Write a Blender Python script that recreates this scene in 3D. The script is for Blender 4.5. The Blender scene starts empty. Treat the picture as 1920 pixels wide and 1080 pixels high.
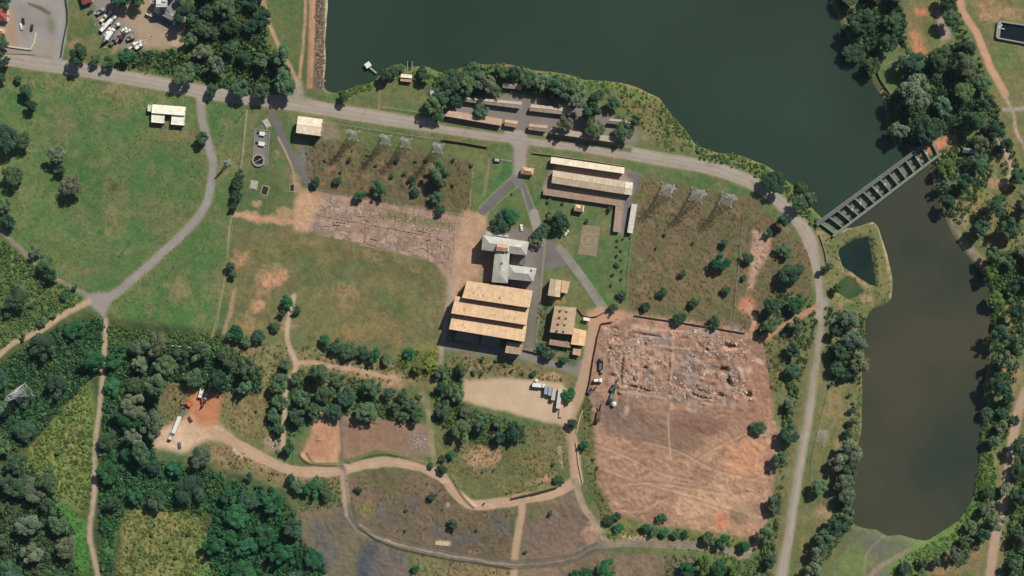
import bpy, bmesh, math, random
import numpy as np
from mathutils import Vector, Matrix

# ------------------------------------------------------------------ camera, sky, sun, exposure
SC = bpy.context.scene
COL = SC.collection
S = 0.35            # metres per photograph pixel (1920 wide) on the ground
HC = 900.0          # camera height
cam = bpy.data.cameras.new('camera')
cam.sensor_width = 36.0
cam.lens = 36.0 * HC / (1920 * S)
cam.clip_start = 5.0
cam.clip_end = 20000.0
camo = bpy.data.objects.new('camera', cam)
camo.location = (0, 0, HC)
COL.objects.link(camo)
SC.camera = camo

SUN_EL, SUN_AZ = 44.0, 39.7
wd = bpy.data.worlds.new('World'); SC.world = wd; wd.use_nodes = True
nt = wd.node_tree
bg = nt.nodes['Background']
sky = nt.nodes.new('ShaderNodeTexSky'); sky.sky_type = 'NISHITA'; sky.sun_disc = False
sky.sun_elevation = math.radians(SUN_EL); sky.sun_rotation = math.radians(SUN_AZ)
nt.links.new(sky.outputs[0], bg.inputs[0]); bg.inputs[1].default_value = 0.05
sl = bpy.data.lights.new('sun', 'SUN'); sl.energy = 4.9; sl.angle = math.radians(0.53); sl.color = (1.0, 0.965, 0.905)
so = bpy.data.objects.new('sun', sl)
el, az = math.radians(SUN_EL), math.radians(SUN_AZ)
sdir = Vector((math.sin(az) * math.cos(el), math.cos(az) * math.cos(el), math.sin(el)))
so.rotation_euler = (-sdir).to_track_quat('-Z', 'Y').to_euler()
so.location = sdir * 500
COL.objects.link(so)
SC.view_settings.view_transform = 'Standard'; SC.view_settings.look = 'None'
SC.view_settings.exposure = -0.08; SC.view_settings.gamma = 1.0
SC.view_settings.use_curve_mapping = False
SC.cycles.max_bounces = 4; SC.cycles.diffuse_bounces = 2; SC.cycles.glossy_bounces = 2
SC.cycles.transmission_bounces = 3; SC.cycles.transparent_max_bounces = 4

rng = random.Random(7)
nrg = np.random.default_rng(11)

def lin(c):
    c = np.asarray(c, float) / 255.0
    return np.where(c <= 0.04045, c / 12.92, ((c + 0.055) / 1.055) ** 2.4)

def W(u, v, z=0.0):
    """world point at height z that stands where the photograph shows pixel (u, v)"""
    k = S * (1 - z / HC)
    return Vector(((u - 960) * k, (540 - v) * k, z))

# ------------------------------------------------------------------ noise and raster
def lattice(x, y, seed):
    r = np.random.default_rng(seed)
    n = 256
    g = r.random((n, n))
    xi = np.floor(x).astype(int); yi = np.floor(y).astype(int)
    fx = x - xi; fy = y - yi
    fx = fx * fx * (3 - 2 * fx); fy = fy * fy * (3 - 2 * fy)
    a = g[yi % n, xi % n]; b = g[yi % n, (xi + 1) % n]; c = g[(yi + 1) % n, xi % n]; d = g[(yi + 1) % n, (xi + 1) % n]
    return (a * (1 - fx) + b * fx) * (1 - fy) + (c * (1 - fx) + d * fx) * fy

def fbm(x, y, cell, seed, octs=4, gain=0.55):
    t = np.zeros_like(x, float); amp = 1.0; tot = 0.0
    for k in range(octs):
        f = 2 ** k / cell
        a = 0.6 + 0.9 * k + seed
        xr = x * math.cos(a) - y * math.sin(a); yr = x * math.sin(a) + y * math.cos(a)
        t += amp * lattice(xr * f + 7.3 * k + seed, yr * f + 3.1 * k, seed * 13 + k); tot += amp; amp *= gain
    return t / tot

G = 2.0
edge = [90, 130, 200, 350, 700, 1500, 4000]
us = np.array([-e for e in edge[::-1]] + list(np.arange(-60, 1980.1, G)) + [1920 + e for e in edge], float)
vs = np.array([-e for e in edge[::-1]] + list(np.arange(-60, 1140.1, G)) + [1080 + e for e in edge], float)
NU, NV = len(us), len(vs)
U, V = np.meshgrid(us, vs)
N_big = fbm(U, V, 160, 1, 4)
N_mid = fbm(U, V, 45, 2, 4)
N_sm = fbm(U, V, 14, 3, 3)
N_fine = fbm(U, V, 5, 4, 2)
WHITE = nrg.random(U.shape)
WX = (fbm(U, V, 22, 5, 3) - 0.5) * 2
WY = (fbm(U, V, 22, 6, 3) - 0.5) * 2
C = np.zeros(U.shape + (3,))
Z = np.zeros(U.shape)
RID = np.zeros(U.shape, int)
REG = ['ground']

def blur(m, r):
    r = int(round(r))
    if r < 1: return m
    for ax in (0, 1):
        for _ in range(2):
            p = np.pad(m, [(r + 1, r) if a == ax else (0, 0) for a in (0, 1)], mode='edge')
            cs = np.cumsum(p, axis=ax)
            n = m.shape[ax]
            hi = np.take(cs, np.arange(2 * r + 1, 2 * r + 1 + n), axis=ax)
            lo = np.take(cs, np.arange(0, n), axis=ax)
            m = (hi - lo) / (2 * r + 1)
    return m

def window(pts, pad):
    p = np.asarray(pts, float)
    i0 = max(0, np.searchsorted(us, p[:, 0].min() - pad) - 1); i1 = min(NU, np.searchsorted(us, p[:, 0].max() + pad) + 1)
    j0 = max(0, np.searchsorted(vs, p[:, 1].min() - pad) - 1); j1 = min(NV, np.searchsorted(vs, p[:, 1].max() + pad) + 1)
    return slice(j0, j1), slice(i0, i1)

def inside(pts, x, y):
    p = np.asarray(pts, float); m = np.zeros(x.shape, bool)
    for k in range(len(p)):
        x0, y0 = p[k]; x1, y1 = p[(k + 1) % len(p)]
        if y0 == y1: continue
        c = ((y0 > y) != (y1 > y)) & (x < (x1 - x0) * (y - y0) / (y1 - y0) + x0)
        m ^= c
    return m

def pmask(pts, soft=3, rough=4):
    w = window(pts, 40 + rough * 2 + soft * 4)
    m = inside(pts, U[w] + WX[w] * rough, V[w] + WY[w] * rough).astype(float)
    return w, blur(m, soft)

def region(name):
    if name not in REG: REG.append(name)
    return REG.index(name)

def mixc(w, m, c1, c2, n):
    n = np.clip((n - 0.5) * 2.2 + 0.5, 0, 1)[..., None]
    col = lin(c1) * (1 - n) + lin(c2) * n
    C[w] = C[w] * (1 - m[..., None]) + col * m[..., None]

def paint(pts, c1, c2=None, soft=3, rough=5, a=1.0, name=None, noise=None):
    w, m = pmask(pts, soft, rough)
    mixc(w, m * a, c1, c2 or c1, (N_mid if noise is None else noise)[w])
    if name is not None: RID[w][m > 0.5] = region(name)
    return w, m

def ell(u, v, ru, rv, ang=0, n=18):
    a = math.radians(ang)
    return [(u + ru * math.cos(t) * math.cos(a) - rv * math.sin(t) * math.sin(a), v + ru * math.cos(t) * math.sin(a) + rv * math.sin(t) * math.cos(a)) for t in np.linspace(0, 2 * math.pi, n, endpoint=False)]

def patch(u, v, ru, rv, c1, c2=None, ang=0, soft=4, rough=9, a=0.9):
    w, m = pmask(ell(u, v, ru, rv, ang), soft, rough)
    m = np.clip(m * 1.6 - .35 + (N_sm[w] - .5) * 1.3 + (N_fine[w] - .5) * .7, 0, 1) * np.clip(m * 4, 0, 1)
    mixc(w, m * a, c1, c2 or c1, N_sm[w])
    return w, m

def smooth(pts, n=8):
    p = [np.asarray(q, float) for q in pts]
    p = [2 * p[0] - p[1]] + p + [2 * p[-1] - p[-2]]
    out = []
    for i in range(1, len(p) - 2):
        for t in np.linspace(0, 1, n, endpoint=False):
            out.append(0.5 * (2 * p[i] + (p[i + 1] - p[i - 1]) * t + (2 * p[i - 1] - 5 * p[i] + 4 * p[i + 1] - p[i + 2]) * t * t + (3 * p[i] - p[i - 1] - 3 * p[i + 1] + p[i + 2]) * t ** 3))
    out.append(p[-2])
    return np.array(out)

def dist(pts, w, rough=0.0, reach=40.0):
    """distance (and signed distance) to a polyline inside window w; each segment only touches cells within its reach"""
    j0, i0 = w[0].start, w[1].start
    x = U[w] + WX[w] * rough; y = V[w] + WY[w] * rough
    d = np.full(x.shape, 1e9); sgn = np.zeros(x.shape)
    for k in range(len(pts) - 1):
        ax, ay = pts[k]; bx, by = pts[k + 1]
        ww = window([(ax, ay), (bx, by)], reach)
        sl = (slice(max(0, ww[0].start - j0), max(0, ww[0].stop - j0)), slice(max(0, ww[1].start - i0), max(0, ww[1].stop - i0)))
        xs, ys = x[sl], y[sl]
        if not xs.size: continue
        dx, dy = bx - ax, by - ay; L2 = dx * dx + dy * dy + 1e-9
        t = np.clip(((xs - ax) * dx + (ys - ay) * dy) / L2, 0, 1)
        q = np.hypot(xs - ax - t * dx, ys - ay - t * dy)
        sg = np.where((xs - ax) * dy - (ys - ay) * dx > 0, 1.0, -1.0)
        dd = d[sl]; sgn[sl] = np.where(q < dd, sg, sgn[sl]); d[sl] = np.minimum(dd, q)
    return d, d * sgn

def stroke(pts, width, c1, c2=None, soft=1.6, rough=1.0, a=1.0, name=None, sm=True, ruts=None, shoulder=None):
    p = smooth(pts) if sm else np.asarray(pts, float)
    w = window(p, width + 20)
    d, sd = dist(p, w, rough, width / 2 + 14 + rough)
    if shoulder:
        m = np.clip((width / 2 + 6 - d) / 6, 0, 1) * 0.75
        mixc(w, m, shoulder, shoulder, N_sm[w])
    m = np.clip((width / 2 + soft - d) / (2 * soft), 0, 1)
    mixc(w, m * a, c1, c2 or c1, N_sm[w])
    if ruts:
        for off in ((-width * 0.2), width * 0.2):
            r = np.clip(1 - np.abs(sd - off) / (width * 0.11 + 0.8), 0, 1) * 0.55 * (0.4 + 0.9 * N_mid[w])
            mixc(w, r * (m > 0.2), ruts, ruts, N_sm[w])
    if name is not None: RID[w][m > 0.5] = region(name)
    Zflat[w] = np.maximum(Zflat[w], np.clip((width / 2 + 6 - d) / 6, 0, 1))

Zflat = np.zeros(U.shape)

def raise_z(pts, h, soft=3, rough=3):
    w, m = pmask(pts, soft, rough); Z[w] += h * m

def tz(u, v):
    i = int(np.clip(np.searchsorted(us, u), 1, NU - 1)); j = int(np.clip(np.searchsorted(vs, v), 1, NV - 1))
    if u - us[i - 1] < us[i] - u: i -= 1
    if v - vs[j - 1] < vs[j] - v: j -= 1
    return float(Z[j, i])

# ------------------------------------------------------------------ ground paint (real surface colours only)
GREEN, LUSH, DRY, OLIVE = (80, 106, 60), (66, 110, 58), (130, 118, 80), (102, 106, 68)
BROWN, BROWN2, RED, SAND, ORANGE = (124, 102, 74), (98, 94, 62), (170, 130, 106), (200, 170, 138), (188, 122, 84)
full = (slice(0, NV), slice(0, NU))
mixc(full, np.ones(U.shape), GREEN, OLIVE, N_mid)
# west field
WF = [(-90, 130), (120, 140), (300, 168), (462, 205), (455, 290), (440, 400), (405, 628), (300, 605), (215, 612), (190, 560), (158, 548), (60, 490), (0, 437), (-90, 370)]
paint(WF, (74, 110, 58), (100, 114, 68), 2, 2, name='grass_field')
for (u, v, ru, rv, c, a) in [(30, 150, 60, 14, DRY, .8), (150, 155, 120, 10, (146, 126, 84), .7), (250, 170, 90, 14, (142, 124, 84), .7), (110, 240, 40, 26, DRY, .45), (215, 350, 24, 34, DRY, .5), (210, 420, 18, 40, (140, 122, 82), .6),
        (330, 420, 60, 40, (118, 112, 72), .5), (260, 330, 40, 30, LUSH, .6), (240, 395, 30, 24, LUSH, .5), (60, 400, 60, 40, (92, 122, 62), .7), (100, 470, 60, 40, (92, 118, 62), .6), (340, 540, 26, 30, (150, 130, 90), .8),
        (375, 470, 34, 60, (70, 110, 56), .7), (300, 590, 80, 20, (72, 118, 58), .8), (380, 590, 26, 34, (72, 118, 58), .7), (240, 600, 18, 14, (120, 122, 76), .6), (425, 330, 14, 60, (120, 114, 72), .5), (330, 250, 60, 16, (132, 116, 78), .6), (70, 300, 30, 20, (96, 120, 66), .6),
        (395, 560, 6, 50, (130, 122, 78), .5), (195, 285, 40, 60, (92, 112, 64), .4)]:
    patch(u, v, ru, rv, c, None, 0, 7, 16, a)
patch(213, 349, 15, 14, (124, 122, 76), (96, 100, 60), 0, 1, 3, .9)
paint(ell(213, 349, 9, 9), (84, 100, 56), (70, 84, 52), 1, 3)
patch(365, 630, 60, 6, (150, 126, 92), SAND, 3, 2, 8, .7)
# scrubby ground left
paint([(-90, 430), (0, 445), (70, 500), (160, 558), (165, 572), (70, 620), (0, 665), (-90, 720)], (86, 112, 56), (112, 118, 66), 2, 4, name='scrub_ground')
# lower left woods floor
paint([(-90, 700), (165, 580), (200, 590), (420, 625), (500, 690), (490, 735), (300, 710), (290, 860), (400, 870), (540, 920), (640, 1140), (-90, 1140)], (62, 76, 46), (84, 92, 54), 3, 5, name='woodland_floor')
paint([(165, 700), (150, 735), (105, 785), (60, 840), (40, 880), (90, 920), (150, 960), (170, 900), (178, 800), (170, 720)], (110, 130, 62), (134, 132, 76), 3, 8)
paint([(90, 930), (130, 950), (165, 985), (172, 1070), (140, 1080), (125, 1010)], (72, 124, 56), (82, 132, 60), 2, 5)
paint([(232, 960), (250, 940), (300, 945), (370, 965), (395, 1030), (400, 1100), (215, 1140), (222, 1040)], (134, 126, 74), (112, 118, 66), 3, 8)
patch(385, 1030, 18, 24, (76, 124, 58)); patch(345, 930, 24, 30, (80, 122, 60)); patch(420, 985, 14, 16, (84, 122, 62)); patch(400, 1075, 40, 14, (84, 122, 60)); patch(165, 690, 14, 30, (104, 128, 58))
patch(205, 1000, 14, 50, (82, 116, 58))
# meadow with bare patches
paint([(440, 425), (552, 432), (690, 462), (815, 492), (838, 520), (826, 690), (700, 668), (560, 645), (500, 650), (425, 640), (428, 540)], (104, 102, 66), (124, 113, 74), 2, 4, name='meadow')
for (u, v, ru, rv, c, a) in [(520, 470, 60, 24, (92, 100, 58), .6), (760, 500, 60, 20, (96, 100, 62), .5), (620, 480, 50, 20, (98, 98, 62), .6), (512, 518, 30, 22, (184, 140, 112), .9), (485, 545, 20, 14, (186, 138, 106), .6), (455, 488, 18, 12, (190, 145, 112), .8), (440, 510, 14, 22, (150, 120, 88), .5),
        (480, 578, 14, 16, (186, 142, 114), .8), (635, 545, 26, 14, (176, 136, 104), .6), (650, 580, 14, 18, (150, 124, 88), .6), (740, 640, 20, 12, (150, 124, 90), .5), (600, 600, 30, 30, (96, 106, 62), .5), (720, 580, 60, 30, (104, 102, 64), .5), (690, 620, 90, 16, (136, 120, 80), .6), (500, 620, 60, 14, (142, 120, 84), .6), (795, 665, 30, 16, (132, 128, 60), .9), (460, 560, 16, 40, (98, 100, 62), .5)]:
    patch(u, v, ru, rv, c, (min(255, c[0] + 12), c[1], c[2] - 8), 0, 4, 14, a)
for (u, v, ru, rv) in [(700, 480, 30, 5), (780, 498, 24, 6), (560, 452, 30, 5), (590, 560, 10, 8), (545, 610, 20, 8), (470, 600, 16, 20), (450, 470, 12, 8), (660, 545, 20, 10), (500, 500, 20, 8)]: patch(u, v, ru, rv, (172, 132, 102), (158, 124, 94), 10, 4, 14, .7)
# dry scrub south of the meadow
paint([(430, 640), (560, 650), (700, 668), (825, 692), (830, 720), (700, 730), (520, 735), (500, 800), (490, 720), (430, 690)], (146, 120, 86), (112, 108, 68), 3, 6, name='scrub_ground')
paint([(770, 655), (825, 660), (812, 700), (755, 700), (740, 670)], (126, 130, 58), (98, 112, 58), 3, 5)
paint([(640, 690), (760, 705), (758, 730), (690, 722)], (190, 146, 112), (150, 122, 88), 2, 6)
# sewage-works lawn
paint([(470, 205), (515, 210), (560, 300), (562, 360), (555, 420), (445, 425), (450, 320)], (86, 104, 62), (104, 108, 68), 2, 3, name='lawn')
for (u, v, ru, rv) in [(482, 380, 10, 10), (500, 412, 50, 10), (535, 400, 18, 10), (470, 405, 22, 8), (556, 345, 6, 20), (520, 285, 5, 6)]:
    patch(u, v, ru, rv, (192, 148, 116), (170, 136, 104), 0, 1, 8, .85)
# scrub field 1
paint([(640, 230), (920, 276), (905, 310), (880, 400), (885, 312), (600, 262)], (92, 106, 62), (108, 112, 66), 2, 3, name='lawn')
paint([(575, 262), (640, 262), (720, 276), (810, 288), (890, 305), (882, 402), (760, 388), (605, 358), (565, 335), (560, 295)], (114, 98, 72), (94, 92, 62), 3, 5, name='scrub_field', noise=N_sm)
for k in range(46):
    u, v = rng.uniform(570, 880), rng.uniform(275, 390)
    if 270 + (u - 570) * .1 < v < 345 + (u - 570) * .17: patch(u, v, rng.uniform(5, 16), rng.uniform(4, 10), rng.choice([(140, 110, 82), (92, 96, 60), (112, 92, 68), (128, 112, 76)]), None, rng.uniform(0, 180), 2, 8, .7)
paint([(840, 320), (888, 325), (882, 400), (820, 388)], (112, 98, 62), (96, 92, 58), 3, 4, a=.8)
# foundations strip
FD = [(565, 352), (690, 374), (870, 404), (862, 520), (850, 540), (835, 520), (812, 488), (740, 474), (690, 462), (620, 440), (548, 432), (552, 380)]
paint(FD, (172, 142, 122), (144, 120, 104), 1, 3, name='foundation_ground', noise=N_sm)
paint([(556, 358), (606, 366), (590, 400), (580, 434), (552, 432)], (192, 154, 120), (182, 142, 108), 2, 5)
paint([(720, 394), (850, 420), (846, 428), (710, 408)], (124, 116, 78), (132, 118, 82), 1, 1)
paint([(710, 396), (715, 410), (846, 430), (850, 418), (720, 394)], (120, 114, 76), None, 1, 2)
for k in range(150):
    u = rng.uniform(590, 850); v = rng.uniform(378, 480)
    lo = 374 + (u - 600) * .16; hi = 438 + (u - 600) * .19
    if lo < v < hi and not (705 < u < 850 and 398 < v < 432):
        w_, h_ = rng.uniform(4, 14), rng.uniform(3, 9); t = .16
        paint([(u, v), (u + w_, v + w_ * t), (u + w_ - h_ * t, v + w_ * t + h_), (u - h_ * t, v + h_)], rng.choice([(194, 172, 150), (132, 116, 104), (156, 128, 106), (180, 144, 116), (112, 102, 92), (200, 178, 156)]), None, 1, 2, a=.7)
# dirt apron left of the hall and office
paint([(870, 392), (905, 398), (918, 412), (915, 432), (905, 440), (900, 520), (880, 525), (858, 560), (836, 640), (822, 690), (836, 560), (846, 500), (862, 430)], (188, 152, 120), (172, 140, 112), 2, 3, name='dirt_yard')
stroke([(848, 520), (838, 590), (826, 680)], 8, (160, 146, 130), None, name='dirt_yard')
# lawns near gate
paint([(895, 300), (930, 280), (962, 284), (962, 330), (905, 392), (882, 398), (888, 340)], (80, 108, 60), (98, 112, 66), 1, 2, name='lawn')
paint([(938, 312), (960, 305), (962, 328), (930, 355), (920, 340)], (66, 106, 62), None, 3, 4)
paint([(915, 400), (965, 345), (976, 345), (1000, 425), (985, 430), (940, 412), (915, 432)], (98, 110, 62), (84, 104, 60), 1, 2, name='lawn')
paint([(990, 290), (1032, 300), (1025, 330), (1020, 352), (1002, 352), (985, 330)], (100, 108, 66), (112, 112, 72), 1, 3, name='lawn')
LAWN = [(1000, 360), (1020, 366), (1155, 386), (1150, 434), (1186, 440), (1176, 560), (1142, 575), (1120, 540), (1035, 452), (1022, 420)]
paint(LAWN, (80, 106, 62), (92, 108, 66), 1, 2, name='lawn')
for (u, v, ru, rv, c) in [(1100, 540, 30, 26, (72, 108, 54)), (1060, 462, 12, 14, (134, 116, 80)), (1020, 400, 16, 20, (112, 110, 66)), (1075, 420, 40, 16, (84, 102, 58))]:
    patch(u, v, ru, rv, c, None, 0, 4, 10, .7)
paint([(1018, 350), (1035, 318), (1050, 300), (1175, 318), (1205, 330), (1202, 380), (1170, 440), (1150, 436), (1152, 388), (1018, 366)], (160, 138, 120), (146, 130, 116), 1, 1, name='paved_yard')
paint([(1172, 320), (1205, 328), (1204, 350), (1196, 384), (1182, 440), (1166, 438), (1170, 376), (1188, 366), (1188, 342), (1172, 330)], (98, 100, 100), (112, 110, 108), 1, 1, name='paved_yard')
# scrub field 2 and its neighbours
paint([(1198, 330), (1420, 372), (1445, 405), (1520, 470), (1522, 560), (1440, 640), (1400, 622), (1185, 592), (1176, 562), (1188, 440)], (118, 101, 74), (98, 95, 64), 2, 4, name='scrub_field', noise=N_sm)
for k in range(110):
    u, v = rng.uniform(1190, 1500), rng.uniform(345, 610)
    if v > 335 + (u - 1200) * .18: patch(u, v, rng.uniform(5, 18), rng.uniform(4, 12), rng.choice([(134, 108, 82), (96, 98, 62), (108, 94, 70), (126, 110, 78), (102, 104, 66)]), None, rng.uniform(0, 180), 2, 8, .65)
patch(1340, 570, 60, 20, (96, 98, 60), None, 10, 4, 10, .6)
patch(1250, 590, 40, 10, (92, 100, 60), None, 8, 3, 8, .6)
paint([(1412, 430), (1448, 440), (1440, 480), (1425, 500), (1412, 540), (1402, 545), (1408, 480)], (186, 150, 128), (160, 130, 108), 1, 4, noise=N_sm)
paint([(1388, 558), (1412, 560), (1418, 580), (1404, 590), (1388, 580)], (190, 130, 98), None, 2, 4)
stroke([(1405, 575), (1415, 600), (1408, 628)], 10, (186, 140, 110), None, name='dirt_track')
# demolition yard
YARD = [(1108, 742), (1108, 690), (1126, 606), (1148, 588), (1190, 588), (1300, 604), (1400, 622), (1440, 640), (1448, 760), (1462, 820), (1452, 900), (1430, 1004), (1395, 1008), (1250, 985), (1150, 966), (1118, 905), (1110, 800)]
paint(YARD, (156, 118, 94), (176, 136, 106), 2, 3, name='demolition_yard')
sa = math.radians(-18)
def streak(cell_l, cell_s, ang, seed):
    a = math.radians(ang)
    U_, V_ = U + WX * 16, V + WY * 16
    return fbm((U_ * math.cos(a) + V_ * math.sin(a)) / cell_l * 10, (-U_ * math.sin(a) + V_ * math.cos(a)) / cell_s * 10, 10, seed, 3)
T1, T2, T3 = streak(60, 4, -24, 21), streak(70, 4, 14, 22), streak(50, 5, 80, 23)
w, m = pmask(YARD, 2, 3)
low = np.clip((V[w] - 740) / 40, 0, 1) * m
mixc(w, low * .8, (134, 103, 82), (186, 146, 114), T1[w])
mixc(w, low * .4, (134, 100, 84), (188, 150, 122), T2[w])
up = np.clip((790 - V[w]) / 40, 0, 1) * m
mixc(w, up * .6, (122, 94, 82), (180, 142, 118), T2[w]); mixc(w, up * .45, (118, 100, 92), (176, 134, 108), N_sm[w])
patch(1180, 790, 70, 36, (112, 94, 84), (130, 104, 88), 14, 8, 16, .9); patch(1240, 815, 80, 24, (124, 100, 86), (140, 112, 92), 14, 8, 16, .7); patch(1390, 790, 50, 30, (142, 108, 88), None, 0, 8, 14, .6); patch(1300, 800, 60, 24, (126, 94, 80), None, 5, 6, 14, .8); patch(1265, 830, 70, 16, (132, 104, 86), None, 12, 5, 12, .6)
patch(1400, 860, 40, 40, (198, 142, 106), None, 0, 8, 16, .7); patch(1330, 950, 70, 34, (190, 150, 118), (200, 160, 124), 0, 8, 16, .7); patch(1355, 975, 22, 16, (196, 112, 78), None, 0, 5, 10, .9); patch(1390, 990, 40, 8, (190, 140, 104), None, 14, 3, 8, .7)
patch(1385, 970, 20, 22, (142, 116, 90), (120, 104, 76), 20, 3, 8, .8); patch(1420, 720, 24, 60, (160, 112, 88), None, 0, 6, 12, .6); patch(1410, 660, 30, 24, (150, 106, 86), None, 0, 6, 10, .5)
for k in range(70):
    u, v = rng.uniform(1135, 1420), rng.uniform(605, 765)
    patch(u, v, rng.uniform(4, 22), rng.uniform(2.5, 8), rng.choice([(196, 164, 138), (128, 116, 110), (150, 140, 132), (146, 104, 84), (186, 146, 116), (110, 98, 90)]), None, rng.choice([8, 8, 10, 98, 60, 0]), 1, 7, .6)
for (p0, p1) in [((1115, 880), (1400, 960)), ((1130, 840), (1300, 900)), ((1160, 900), (1360, 920)), ((1260, 600), (1255, 850)), ((1140, 930), (1240, 970)), ((1300, 860), (1420, 800)), ((1200, 820), (1420, 900))]:
    q = [(p0[0] + (p1[0] - p0[0]) * t + rng.uniform(-5, 5), p0[1] + (p1[1] - p0[1]) * t + rng.uniform(-5, 5)) for t in (0, .33, .66, 1)]
    for o in (0, 5): stroke([(a, b + o) for a, b in q], 2, rng.choice([(130, 100, 82), (200, 164, 134)]), None, 1, 1, a=.6)
stroke([(1362, 940), (1395, 955), (1418, 980), (1424, 1005), (1410, 1030), (1385, 1046)], 9, (176, 142, 112), None, 2, 1, ruts=(140, 112, 88), name='dirt_track')
stroke([(1180, 592), (1290, 608), (1400, 626)], 5, (190, 158, 132), None, 2, 1, a=.7)
for (a, b, wd, c_) in [((1150, 640), (1300, 655), 4, (182, 160, 142)), ((1165, 660), (1170, 735), 4, (190, 162, 138)), ((1170, 735), (1245, 745), 5, (176, 158, 142)), ((1255, 742), (1335, 755), 5, (180, 158, 140)), ((1200, 650), (1195, 735), 3, (186, 156, 132)), ((1230, 655), (1228, 740), 3, (182, 152, 128)), ((1275, 700), (1320, 706), 4, (178, 160, 146)), ((1300, 660), (1296, 700), 4, (150, 140, 134)), ((1335, 700), (1330, 755), 4, (186, 156, 130)),
        ((1190, 612), (1290, 626), 6, (186, 158, 136)), ((1290, 620), (1345, 625), 8, (158, 150, 146)), ((1205, 630), (1260, 636), 7, (156, 146, 140)), ((1150, 700), (1155, 760), 3, (190, 160, 132)), ((1255, 620), (1252, 780), 2.5, (122, 92, 80)), ((1180, 690), (1240, 700), 3, (120, 96, 84)), ((1290, 670), (1330, 690), 6, (140, 130, 126))]:
    q = [(a[0] + (b[0] - a[0]) * t + rng.uniform(-2, 2), a[1] + (b[1] - a[1]) * t + rng.uniform(-2, 2)) for t in (0, .25, .5, .75, 1)]; stroke(q, wd, c_, None, 1.2, 3.5, a=.75)
for k in range(46):
    u, v = rng.uniform(1140, 1425), rng.uniform(612, 765); L_ = rng.uniform(5, 22); an = math.radians(rng.choice([8, 8, 98, 98, 12, 95])); wd = rng.uniform(3, 9)
    cx_, sx_ = math.cos(an), math.sin(an); paint([(u, v), (u + L_ * cx_, v + L_ * sx_), (u + L_ * cx_ - wd * sx_, v + L_ * sx_ + wd * cx_), (u - wd * sx_, v + wd * cx_)], rng.choice([(200, 170, 146), (206, 176, 150), (124, 96, 82), (160, 150, 142), (116, 92, 80), (182, 136, 108)]), None, 1, 2, a=.75)
for (u, v, ru, rv, an) in [(1368, 652, 17, 9, 8), (1404, 742, 13, 10, 0), (1360, 705, 14, 12, 0)]: patch(u, v, ru, rv, (186, 146, 120), None, an, 1, 3, .7)
# strip between haul road and yard
paint([(1092, 742), (1108, 742), (1110, 800), (1120, 905), (1150, 966), (1130, 985), (1105, 925), (1090, 850), (1082, 800)], (100, 98, 58), (88, 92, 54), 2, 3, name='scrub_ground')
# south of hall: asphalt + scrub
paint([(830, 640), (985, 655), (1000, 650), (1080, 670), (1105, 680), (1095, 710), (1040, 690), (960, 672), (835, 658)], (140, 128, 118), (124, 116, 108), 1, 2, name='paved_yard')
paint([(840, 662), (960, 678), (1040, 692), (1080, 712), (1078, 724), (990, 712), (880, 706), (830, 690)], (120, 106, 72), (142, 118, 84), 2, 5, name='scrub_ground')
patch(1030, 706, 26, 5, (196, 156, 120), None, 6, 2, 5, .9)
# drives
DA, DA2 = (110, 103, 98), (124, 115, 108)
paint([(900, 438), (1008, 450), (1008, 545), (880, 528), (900, 520)], (168, 138, 112), (150, 126, 106), 2, 2, name='dirt_yard')
paint([(950, 440), (1010, 450), (1008, 560), (950, 545)], (118, 110, 104), (128, 118, 110), 2, 2, name='paved_yard')
paint([(1008, 440), (1040, 452), (1075, 490), (1060, 500), (1022, 505), (1014, 540), (1008, 600), (1000, 650), (984, 650), (995, 580), (1003, 500), (1000, 470), (950, 434), (958, 424), (990, 428)], DA, DA2, 1, 1, name='asphalt_drive')
stroke([(1050, 465), (1090, 520), (1130, 578)], 14, (134, 126, 118), (146, 136, 126), name='asphalt_drive')
paint([(1018, 515), (1060, 505), (1085, 535), (1118, 585), (1085, 600), (1070, 570), (1070, 530), (1025, 522)], (122, 114, 74), (104, 108, 66), 1, 3, name='lawn')
patch(1052, 562, 18, 8, (140, 116, 82), None, 0, 2, 4, .9)
paint([(1010, 560), (1030, 560), (1032, 640), (1028, 660), (1060, 668), (1090, 660), (1080, 690), (1030, 672), (1005, 650)], (104, 104, 78), (92, 98, 72), 1, 3, name='scrub_ground')
stroke([(905, 396), (935, 366), (968, 332)], 15, (104, 98, 96), (112, 106, 104), 1.2, .5, name='asphalt_drive')
stroke([(1006, 420), (993, 388), (975, 340)], 14, (104, 98, 96), (112, 106, 104), 1.2, .5, name='asphalt_drive')
stroke([(1002, 400), (1006, 424), (1012, 450)], 17, (150, 142, 132), None, 1.2, .5, name='asphalt_drive')
paint([(953, 335), (962, 325), (980, 325), (984, 345), (970, 350)], (120, 114, 110), None, 1, 1)
stroke([(919, 296), (914, 330), (908, 366)], 5, (136, 120, 100), None, name='footpath')
stroke([(510, 212), (530, 258), (556, 310), (585, 352)], 15, (112, 106, 102), (104, 100, 98), 1.5, 1, name='asphalt_drive')
paint([(555, 262), (578, 262), (578, 300), (570, 320), (590, 352), (578, 354), (556, 310)], (126, 118, 110), (100, 98, 92), 2, 4)
paint([(604, 226), (636, 234), (636, 262), (600, 262)], (140, 116, 106), (150, 124, 110), 1, 2)
paint([(478, 243), (505, 246), (500, 310), (476, 308)], (120, 116, 110), (134, 126, 116), 1, 1, name='paved_yard')
stroke([(522, 258), (545, 306), (556, 345)], 3, (188, 154, 122), None, 1.2, .5)
stroke([(440, 402), (480, 410), (552, 418)], 9, (196, 150, 118), None, 2, 3, ruts=(170, 128, 98), name='dirt_track')
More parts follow.
